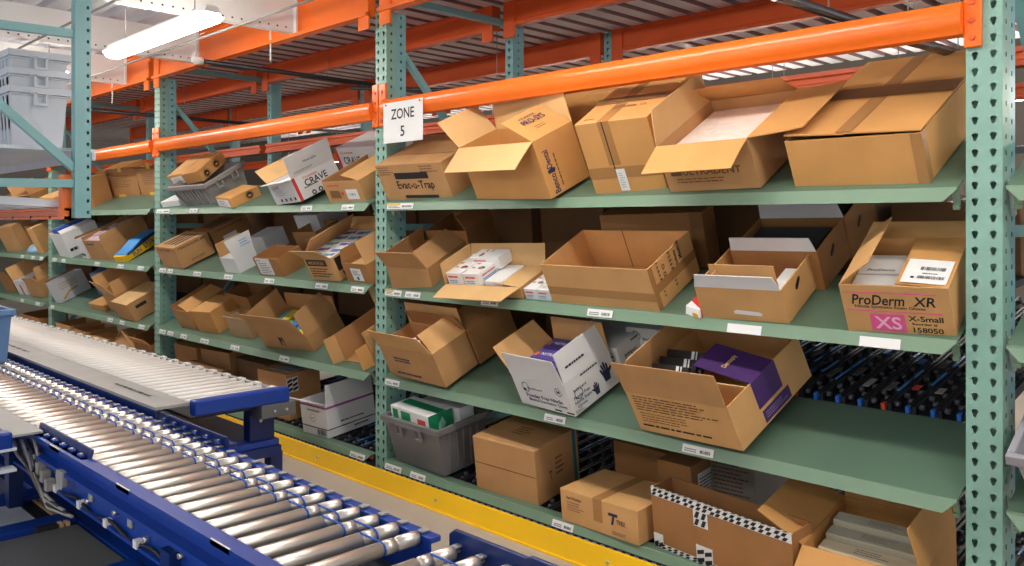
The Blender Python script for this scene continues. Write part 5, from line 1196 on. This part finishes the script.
for k in range(5):
    for y in (YN-.02, YF+.03): CB(MB().box(-2.3-k*1.5, -2.24-k*1.5, y-.025, y+.025, 0, ZC-.1), 'leg', BLUED)
# bolts and clips on the near rail, cable along it
for k in range(9):
    x = -1.75-k*.235
    b_ = CB(MB().tube([(x, YN-.012, ZC-.105-.02*(k % 2)), (x, YN-.03, ZC-.105-.02*(k % 2))], .008, 8), 'bolt', BOLT)
for k in range(4):
    x = -2.25-k*.33
    CB(MB().box(x-.022, x+.01, YN-.02, YN-.013, ZC-.125, ZC-.085), 'steel_clip', GALV, bevel=.002)
pts = []
for k in range(40):
    x = -1.7-k*.045; pts.append((x, YN-.022, ZC-.15+.010*math.sin(k*.9)))
CB(MB().tube(pts, .006, 6), 'cable', BLACK)
for k in range(7): CB(MB().box(-1.80-k*.24, -1.775-k*.24, YN-.034, YN-.013, ZC-.162, ZC-.138), 'cable_clip', PLASTIC)
for k in range(3): CB(MB().box(-2.0-k*.62, -1.90-k*.62, YN-.045, YN-.043+.002, ZC-.009, ZC+.0055), 'rail_mark', PLASTIC)
# comb guards where the spurs meet the bed
def comb(x0, x1, y, side, label):
    r = empty('transfer_guard', ((x0+x1)/2, y, ZC)); tag(r, label, 'guard', 'blue transfer guards'); h = (x1-x0)/2
    MB().prism([(-.03, -.01), (-.03, .004), (-.004, .004), (.004, .032), (.012, .032), (.003, 0), (.003, -.01)] if side > 0 else [(.03, -.01), (.03, .004), (.004, .004), (-.004, .032), (-.012, .032), (-.003, 0), (-.003, -.01)], -h, h, 'x').build('guard_plate', BLUED, r, bevel=.002)
    for k in range(6):
        x = -h+.05+k*(2*h-.1)/5
        MB().box(x-.018, x+.018, -.022, -.006, .004, .012).build('slot_block', BLUE, r)
        MB().tube([(x, -.014, .012), (x, -.014, .016)], .006, 8).build('bolt', BOLT, r)
comb(-3.50, -2.95, YN-.005, 1, 'blue toothed guard on the near rail of the roller conveyor')
comb(-3.36, -2.80, YF+.04, -1, 'blue toothed guard on the far rail at the end of the roller strip')
# next section of the conveyor at the bottom right
nx = empty('roller_conveyor', (-1.0, 1.2, 0)); tag(nx, 'next conveyor section with a high blue side plate at the bottom edge of the picture', 'conveyor')
IV2 = Matrix.Translation((1.0, -1.2, 0))
MB().prism([(-1.60, ZC-.20), (-.6, ZC-.20), (-.6, ZC+.03), (-1.32, ZC+.032), (-1.335, ZC+.026), (-1.58, ZC+.026), (-1.60, ZC+.012)], YF+.02, YF+.032, 'y').build('far_side_plate', BLUED, nx, IV2, bevel=.003)
MB().prism([(YN-.012, ZC-.24), (YN-.012, ZC+.004), (YN, ZC+.004), (YN, ZC-.24)], -1.60, -.6, 'x').build('near_side_rail', BLUE, nx, IV2)
for k in range(10):
    ro = link('roller', rm_, nx, IV2 @ T(-1.56+k*PITCH, YN+.004, ZC-RR-.001))
    link('drive_ring', ra if k % 2 else rb_, ro); link('axle_end', axle, ro, (0, Lr-.01, 0))
for y in (YN-.02, YF+.03): MB().box(-1.5, -1.44, y-.02, y+.02, 0, ZC-.1).build('leg', BLUED, nx, IV2)

# roller strip on the far side, with its steel skirt
ZS = .69
st = empty('roller_strip_conveyor', (-5.6, 1.8, 0)); tag(st, 'side strip of bright close-set rollers ending at a blue bar, between conveyor and rack', 'conveyor')
IS = Matrix.Translation((5.6, -1.8, 0))
sr = roller_mesh(1.565, 1.965, .0145, False).mesh('roller', ZINCW)
MB().box(-9.1, -3.5, 1.56, 1.97, ZS-.075, ZS-.065).build('shade_sheet', CHAR, st, IS)  # dark sheet added under the strip rollers for shaded gaps
for k in range(66):
    link('roller', sr, st, IS @ T(-3.57-k*.083, 1.565, ZS-.015))
MB().box(-9.1, -3.50, 1.41, 1.558, ZS-.012, ZS).build('steel_skirt', GALV, st, IS)
MB().box(-9.1, -3.50, 1.412, 1.42, ZS-.2, ZS-.012).build('skirt_web', BLUED, st, IS)
fr = (V((0, 0, ZS)), V((1, 0, 0)), V((0, 1, 0)), V((0, 0, 1)))
s = lines(st, (fr[0]+V((5.6, -1.8, 0)), *fr[1:]), -4.15, -3.62, 1.475, 1.50, 1, INK, .7, name='stencil_print', seed=3)
lines(st, (fr[0]+V((5.6, -1.8, 0)), *fr[1:]), -6.2, -5.3, 1.475, 1.50, 1, INK, .7, name='stencil_print', seed=4)
MB().prism([(1.967, ZS-.05), (1.967, ZS-.004), (1.99, ZS-.004), (1.99, ZS-.05)], -9.1, -3.50, 'x').build('outer_rail', GALV, st, IS)
for k in range(36): MB().box(-3.58-k*.153, -3.53-k*.153, 1.962, 1.984, ZS-.006, ZS+.004).build('axle_clip', PLASTIC, st, IS)
MB().box(-3.505, -3.45, 1.555, 2.0, ZS-.055, ZS+.012).build('end_bar', BLUE, st, IS, bevel=.008)
MB().box(-3.62, -3.45, 1.86, 2.03, ZS-.115, ZS-.055).build('end_bracket', SLATE, st, IS, bevel=.003)
for x, y in ((-3.47, 1.92), (-3.47, 1.98)): MB().tube([(x+.02, y, ZS-.085), (x+.03, y, ZS-.085)], .006, 8).build('bolt', BOLT, st, IS)
MB().box(-3.60, -3.54, 1.85, 1.97, .46, ZS-.055).build('support_post', BLUED, st, IS)
MB().tube([(-3.54, 1.90, ZS-.14), (-3.532, 1.90, ZS-.14)], .007, 8).build('bolt', BOLT, st, IS)
MB().box(-4.6, -3.52, 1.48, 1.985, .43, .46).build('foot_deck', BLUE, st, IS, bevel=.004)
MB().box(-4.6, -3.51, 1.48, 1.99, .385, .43).build('deck_frame', BLUED, st, IS)
for x in (-3.62, -4.1): MB().tube([(x, 1.72, .46), (x, 1.72, .468)], .014, 10).build('deck_bolt', BOLT, st, IS)
for x in (-3.6, -4.5, -6, -8):
    for y in (1.5, 2.0): MB().box(x-.03, x+.03, y-.03, y+.03, 0, .385 if x > -5 else ZS-.03).build('leg', BLUED, st, IS)
# near spur, mostly outside the frame
sp = empty('roller_strip_conveyor', (-5.0, .7, 0)); tag(sp, 'near spur with a grey steel skirt and a blue end bar at the left edge', 'conveyor')
IP = Matrix.Translation((5.0, -.7, 0))
MB().box(-8, -3.40, .865, .965, ZS-.008, ZS).build('steel_skirt', GALV, sp, IP)
nr_ = roller_mesh(.30, .86, .0175, False).mesh('roller', ZINCW)
for k in range(30): link('roller', nr_, sp, IP @ T(-3.5-k*.0765, .30, ZS-.018))
MB().box(-3.46, -3.40, .30, .868, ZS-.05, ZS+.012).build('end_bar', BLUE, sp, IP, bevel=.008)
MB().prism([(.80, ZS-.13), (.88, ZS-.13), (.88, ZS-.12), (.81, ZS-.12), (.81, ZS-.055), (.88, ZS-.055), (.88, ZS-.045), (.80, ZS-.045)], -3.46, -3.40, 'x').build('end_channel', GALVB, sp, IP)
MB().box(-3.7, -3.42, .3, .80, ZS-.2, ZS-.06).build('motor_housing', SLATE, sp, IP, bevel=.006)
for k in range(5):
    p = [(-3.5+.02*k, .88+.015*k, ZS-.03), (-3.47+.03*k, .90+.012*k, ZS-.09-.01*k), (-3.44+.015*k, .93, ZS-.14), (-3.40+.03*k, .945, ZS-.2-.012*k), (-3.2+.04*k, .95, ZS-.22)]
    MB().tube(p, .006, 6).build('cable', BLACK if k % 2 else mat('grey_cable', (150, 146, 140), .5), sp, IP)
for k in range(4): MB().box(-3.42+.05*k, -3.39+.05*k, .93, .96, ZS-.12-.02*k, ZS-.08-.02*k).build('connector_block', mat('grey_cable', (150, 146, 140), .5), sp, IP, bevel=.002)
MB().box(-3.14, -3.08, .93, .95, ZS-.13, ZS-.08).build('sensor_bracket', GALV, sp, IP, bevel=.003)
for x in (-4.6, -6.4):
    for y in (.4, .8): MB().box(x-.03, x+.03, y-.03, y+.03, .36, ZS-.05).build('leg', BLUED, sp, IP)

# low platform with slider plates
ZL = .34
pf = empty('low_platform', (-3.6, .5, 0)); tag(pf, 'low blue platform frame carrying grey steel plates at the bottom left', 'platform')
IF = Matrix.Translation((3.6, -.5, 0))
MB().box(-6, -1.9, 1.075, 1.14, ZL-.08, ZL).build('edge_beam', BLUE, pf, IF, bevel=.004)
MB().box(-6, -1.9, 1.04, 1.075, ZL-.09, ZL-.02).build('inner_beam', BLUED, pf, IF)
for k, x in enumerate((-4.7, -3.84, -3.43, -2.80)): MB().box(x-.05, x+.05, -1.0, 1.075, ZL-.085, ZL+.012).build('cross_beam', BLUE, pf, IF, bevel=.004)
MB().box(-3.79, -3.48, -1.0, .98, ZL-.03, ZL-.01).build('slider_plate', GALVB, pf, IF)
MB().box(-3.79, -3.48, .985, 1.035, ZL-.03, ZL-.012).build('dark_strip', CHAR, pf, IF)
for d_ in (0, .022): MB().box(-3.79, -3.48, 1.036+d_, 1.048+d_, ZL-.03, ZL-.008).build('wood_strip', WOOD, pf, IF)
MB().box(-3.34, -2.85, -1.0, 1.06, ZL-.02, ZL+.002).build('dark_plate', SLATE, pf, IF)
MB().box(-3.38, -3.345, .93, 1.0, ZL-.02, ZL+.014).build('dark_strip', CHAR, pf, IF)
for d_ in (0, .022): MB().box(-3.38, -3.345, 1.005+d_, 1.018+d_, ZL-.02, ZL+.014).build('wood_strip', WOOD, pf, IF)
MB().box(-4.62, -3.93, -1.0, .93, ZL-.03, ZL-.01).build('slider_plate', GALVB, pf, IF)
for x in (-4.7, -2.0):
    for y in (1.07, -.8): MB().box(x-.04, x+.04, y-.04, y+.04, 0, ZL-.08).build('leg', BLUED, pf, IF)
# blue tote riding on the conveyor
q = dict(w=.62, d=.36, h=.29, tp=.05)
tote('blue_tote', 'blue plastic tote riding on the roller conveyor at the left edge', q, TOTEB, lat=1, M=T(-5.93, .99, ZC+.001))

# ================================================================== overhead rack at the left
def thinpost(H): return post_mesh(.062, .07, H, cols=1, side=True)
of = empty('overhead_rack_upright', (-4.05, 1.345, 1.468)); tag(of, 'teal overhead upright frame at the left with a sloping brace, hanging above the conveyor', 'rack frame')
pm = MB()
for k in range(28):
    z0, z1 = k*.051, (k+1)*.051; zc = (z0+z1)/2
    pm.add([(0, 0, z0), (.042, 0, z0), (.042, 0, z1), (0, 0, z1)], [(0, 1, 2, 3)])
    a = [(.042, z0), (.066, z0), (.066, z1), (.042, z1)]; b = [(.049, zc-.007), (.059, zc-.007), (.059, zc+.007), (.049, zc+.007)]
    pm.add([(x, 0, z) for x, z in a+b], [(i, (i+1) % 4, 4+(i+1) % 4, 4+i) for i in range(4)])

# punched face turned to the nearest aisle end
fo_ = pm.build('post', TEALB, of, T(0, -.066, 0) @ R(90, 'Z'))
bw = bmesh.new(); bw.from_mesh(fo_.data); bmesh.ops.remove_doubles(bw, verts=bw.verts, dist=1e-4); bw.to_mesh(fo_.data); bw.free()
MB().box(-.05, -.045, -.062, -.003, 0, 1.43).build('post_back', TEALB, of)
MB().box(-.05, -.0005, -.066, -.062, 0, 1.43).box(-.05, -.0005, -.003, .001, 0, 1.43).build('post_flange', TEALB, of)
dk = .0
for z in (.823, .155): MB().bar((-.03, -.05, z), (-.03, -1.15, z-.02), .034, .036).build('horizontal_brace', TEALB, of)
MB().bar((-.03, -.06, .22), (-.03, -1.0, 1.05), .034, .036, up=(1, 0, 0)).build('diagonal_brace', TEALB, of)
p2 = link('post', fo_.data, of, T(0, -1.15, 0) @ R(90, 'Z'))
def obeam(y, z, label, m=ORANGE):
    r = empty('orange_beam', (-6.2, y, z)); tag(r, label, 'beam', 'orange beams of the overhead rack')
    MB().prism([(-.02, 0), (-.02, .012), (0, .014), (0, .038), (-.02, .040), (-.02, .05), (.03, .05), (.03, 0)], -2.1, 2.1, 'x').build('beam', m, r)
    MB().box(2.05, 2.10, -.03, .034, -.0, .20).build('end_plate', m, r)
    for k in range(8): MB().tube([(1.9-k*.3, -.024, .01), (1.9-k*.3, -.018, .01)], .006, 6).build('bolt', CHAR, r)
obeam(1.27, 1.462, 'orange beam of the overhead rack at eye level, left edge'); obeam(.25, 1.462, 'orange beam on the near side of the overhead rack, outside the picture')
for k in range(6):
    x = -4.18-k*.30
    r = MB().prism([(0, 0), (.004, .035), (.022, .035), (.026, .012), (.19, .012), (.194, .035), (.212, .035), (.216, 0)], -1.1, 0, 'y').build('deck_channel', GALVB, None, T(x-.216, 1.30, 1.5135) @ R(-3.0, 'X'))
    tag(r, 'galvanised deck channel of the overhead rack, ' + ['nearest the teal post', 'second from the teal post', 'third from the teal post', 'fourth from the teal post', 'fifth from the teal post', 'sixth from the teal post'][k], 'deck channel', 'deck channels of the overhead rack')
o = MB().prism([(.2, 0), (.2, .05), (1.40, .05), (1.40, 0), (1.385, 0), (1.385, .035), (.215, .035), (.215, 0)], -6.6, -4.15, 'x').build('overhead_shelf', GALVB, None, (0, 0, 1.735)); tag(o, 'pale steel shelf of the overhead rack carrying stacked totes', 'shelf')
OT = 'nested pale grey totes on the overhead shelf'
for k in range(3):
    q = dict(w=.245, d=.46, h=.30, tp=.07)
    tote('storage_tote', 'pale grey tote in the nested overhead stack, ' + ['bottom one', 'middle one', 'top one'][k], q, TOTEL, lat=1, M=T(-4.46, 1.13, 1.786+k*.085) @ R(90, 'Z'), group=OT, ribs='L')

# ================================================================== pipes
def pipe(pts, r, m, name, label, cat='pipe', group='pipes under the deck'):
    p = MB().tube(pts, r, 10).build(name, m); tag(p, label, cat, group)
    if name != 'hanger_rod':
        top = 2.86 if pts[0][1] > 2.6 else 2.66
        for f in (.25, .75):
            c = V(pts[0]).lerp(V(pts[1]), f); MB().cyl(c, (c.x, c.y, top), .003, 6).build('hanger', GALV, p)
    return p
BP = mat('black_pipe', (38, 36, 40), .35)
pp = pipe([(-6.0, 2.76, 2.625), (-6.0, 7.0, 2.625)], .017, BP, 'sprinkler_pipe', 'black sprinkler pipe with a white head, right of the tote bay')
r = empty('fire_sprinkler', (-6.0, 2.70, 2.635)); tag(r, 'white sprinkler head at the end of the black pipe', 'sprinkler')
MB().tube([(0, .06, -.01), (0, .0, -.01)], .03, 10).build('coupling', PLASTIC, r); MB().tube([(0, 0, -.03), (0, 0, .05)], .02, 10, radii=[.026, .012]).build('nozzle', PLASTIC, r)
for s in (-1, 1): MB().bar((s*.01, 0, .04), (s*.03, 0, .09), .008, .008).build('arm', PLASTIC, r)
pipe([(-8.73, 2.9, 2.536), (-8.73, 6.6, 2.536)], .018, BP, 'sprinkler_pipe', 'black sprinkler pipe farther along the aisle, left of the third post')
pipe([(-5.2, 3.5, 2.42), (-2.6, 6.9, 2.42)], .015, BP, 'sprinkler_pipe', 'black pipe crossing under the deck behind the diagonal brace')
pipe([(-1.60, 3.00, 2.315), (-1.50, 4.6, 2.315)], .022, mat('steel_conduit', (120, 118, 122), .25, metal=.8), 'conduit', 'shiny conduit above the large taped carton, upper one')
pipe([(-1.20, 2.99, 2.11), (-1.12, 3.8, 2.11)], .020, mat('steel_conduit', (120, 118, 122), .25, metal=.8), 'conduit', 'shiny conduit above the large taped carton, lower one behind the tie beam')
for x, y, z, nm in ((-5.15, 2.90, 2.3, 'over the middle bay'), (-8.0, 2.90, 2.35, 'beside the overhead post')):
    pipe([(x, y-.06, 2.52), (x, y-.06, 2.86)], .006, PLASTIC, 'hanger_rod', 'thin white hanger rod '+nm, 'rod', 'hanger rods')
for y, z in ((1.70, 2.640), (2.45, 2.645)):
    pipe([(-12, y, z), (-1.5, y, z)], .008, mat('grey_cable', (150, 146, 140), .5), 'conduit', 'thin grey conduit under the white joists, %s the lamp' % ('near side of' if y < 2 else 'rack side of'), 'conduit', 'conduits along the joists')

# ================================================================== lights
lamp(-2.35, 2.02, 2.50, 1.8, 'fluorescent strip light above the near bay, out of the picture')
lamp(.2, 2.02, 2.50, 1.8, 'fluorescent strip light beyond the right edge, out of the picture')
lamp(-7.6, 2.02, 2.50, 1.8, 'fluorescent strip light farther along the aisle behind the overhead frame')
lamp(-10.4, 2.02, 2.50, 1.8, 'fluorescent strip light at the far end of the aisle')
lamp(-.6, -1.2, 2.50, 1.8, 'added fill strip light behind the camera, out of the picture')  # unseen fill lamp added to brighten the bottom folders
lamp(-3.4, -1.5, 2.50, 1.8, 'added fill strip light on the near side of the conveyor, out of the picture')  # unseen fill lamp added to light the box fronts
for x, nm in ((.4, 'rightmost'), (-2.0, 'second from right'), (-4.4, 'third from right'), (-6.8, 'third from left'), (-9.2, 'second from left'), (-11.6, 'leftmost')): lamp(x, 7.1, 2.35, 2.0, 'added strip light behind the rack to brighten the deck, '+nm)  # unseen row added behind the boxes to brighten the deck underside
w = bpy.data.worlds.new('hall'); SC.world = w; w.use_nodes = True
w.node_tree.nodes['Background'].inputs['Color'].default_value = (.94, .97, 1, 1)
w.node_tree.nodes['Background'].inputs['Strength'].default_value = .85

# ================================================================== camera
cam = bpy.data.cameras.new('camera'); co = bpy.data.objects.new('camera', cam); COL.objects.link(co); SC.camera = co
cam.sensor_fit = 'HORIZONTAL'; cam.sensor_width = 36; cam.lens = 36*850/1024
cam.clip_start = .05; cam.clip_end = 60
Rv = V((.70375562, .71044213, 0)); Fv = V((-.71044213, .70375562, 0)); Uv = V((0, 0, 1))
co.matrix_world = Matrix(((Rv.x, Uv.x, -Fv.x, 0), (Rv.y, Uv.y, -Fv.y, 0), (Rv.z, Uv.z, -Fv.z, EYE), (0, 0, 0, 1)))
cam.shift_x = 0; cam.shift_y = -(283-222)/1024
vs = SC.view_settings
SC.display_settings.display_device = 'sRGB'
vs.view_transform = 'Standard'; vs.look = 'None'; vs.gamma = 1; vs.use_curve_mapping = False; vs.exposure = 0.0
SC.cycles.use_denoising = True
SC.cycles.max_bounces = 8; SC.cycles.diffuse_bounces = 5
SC.cycles.sample_clamp_indirect = 6
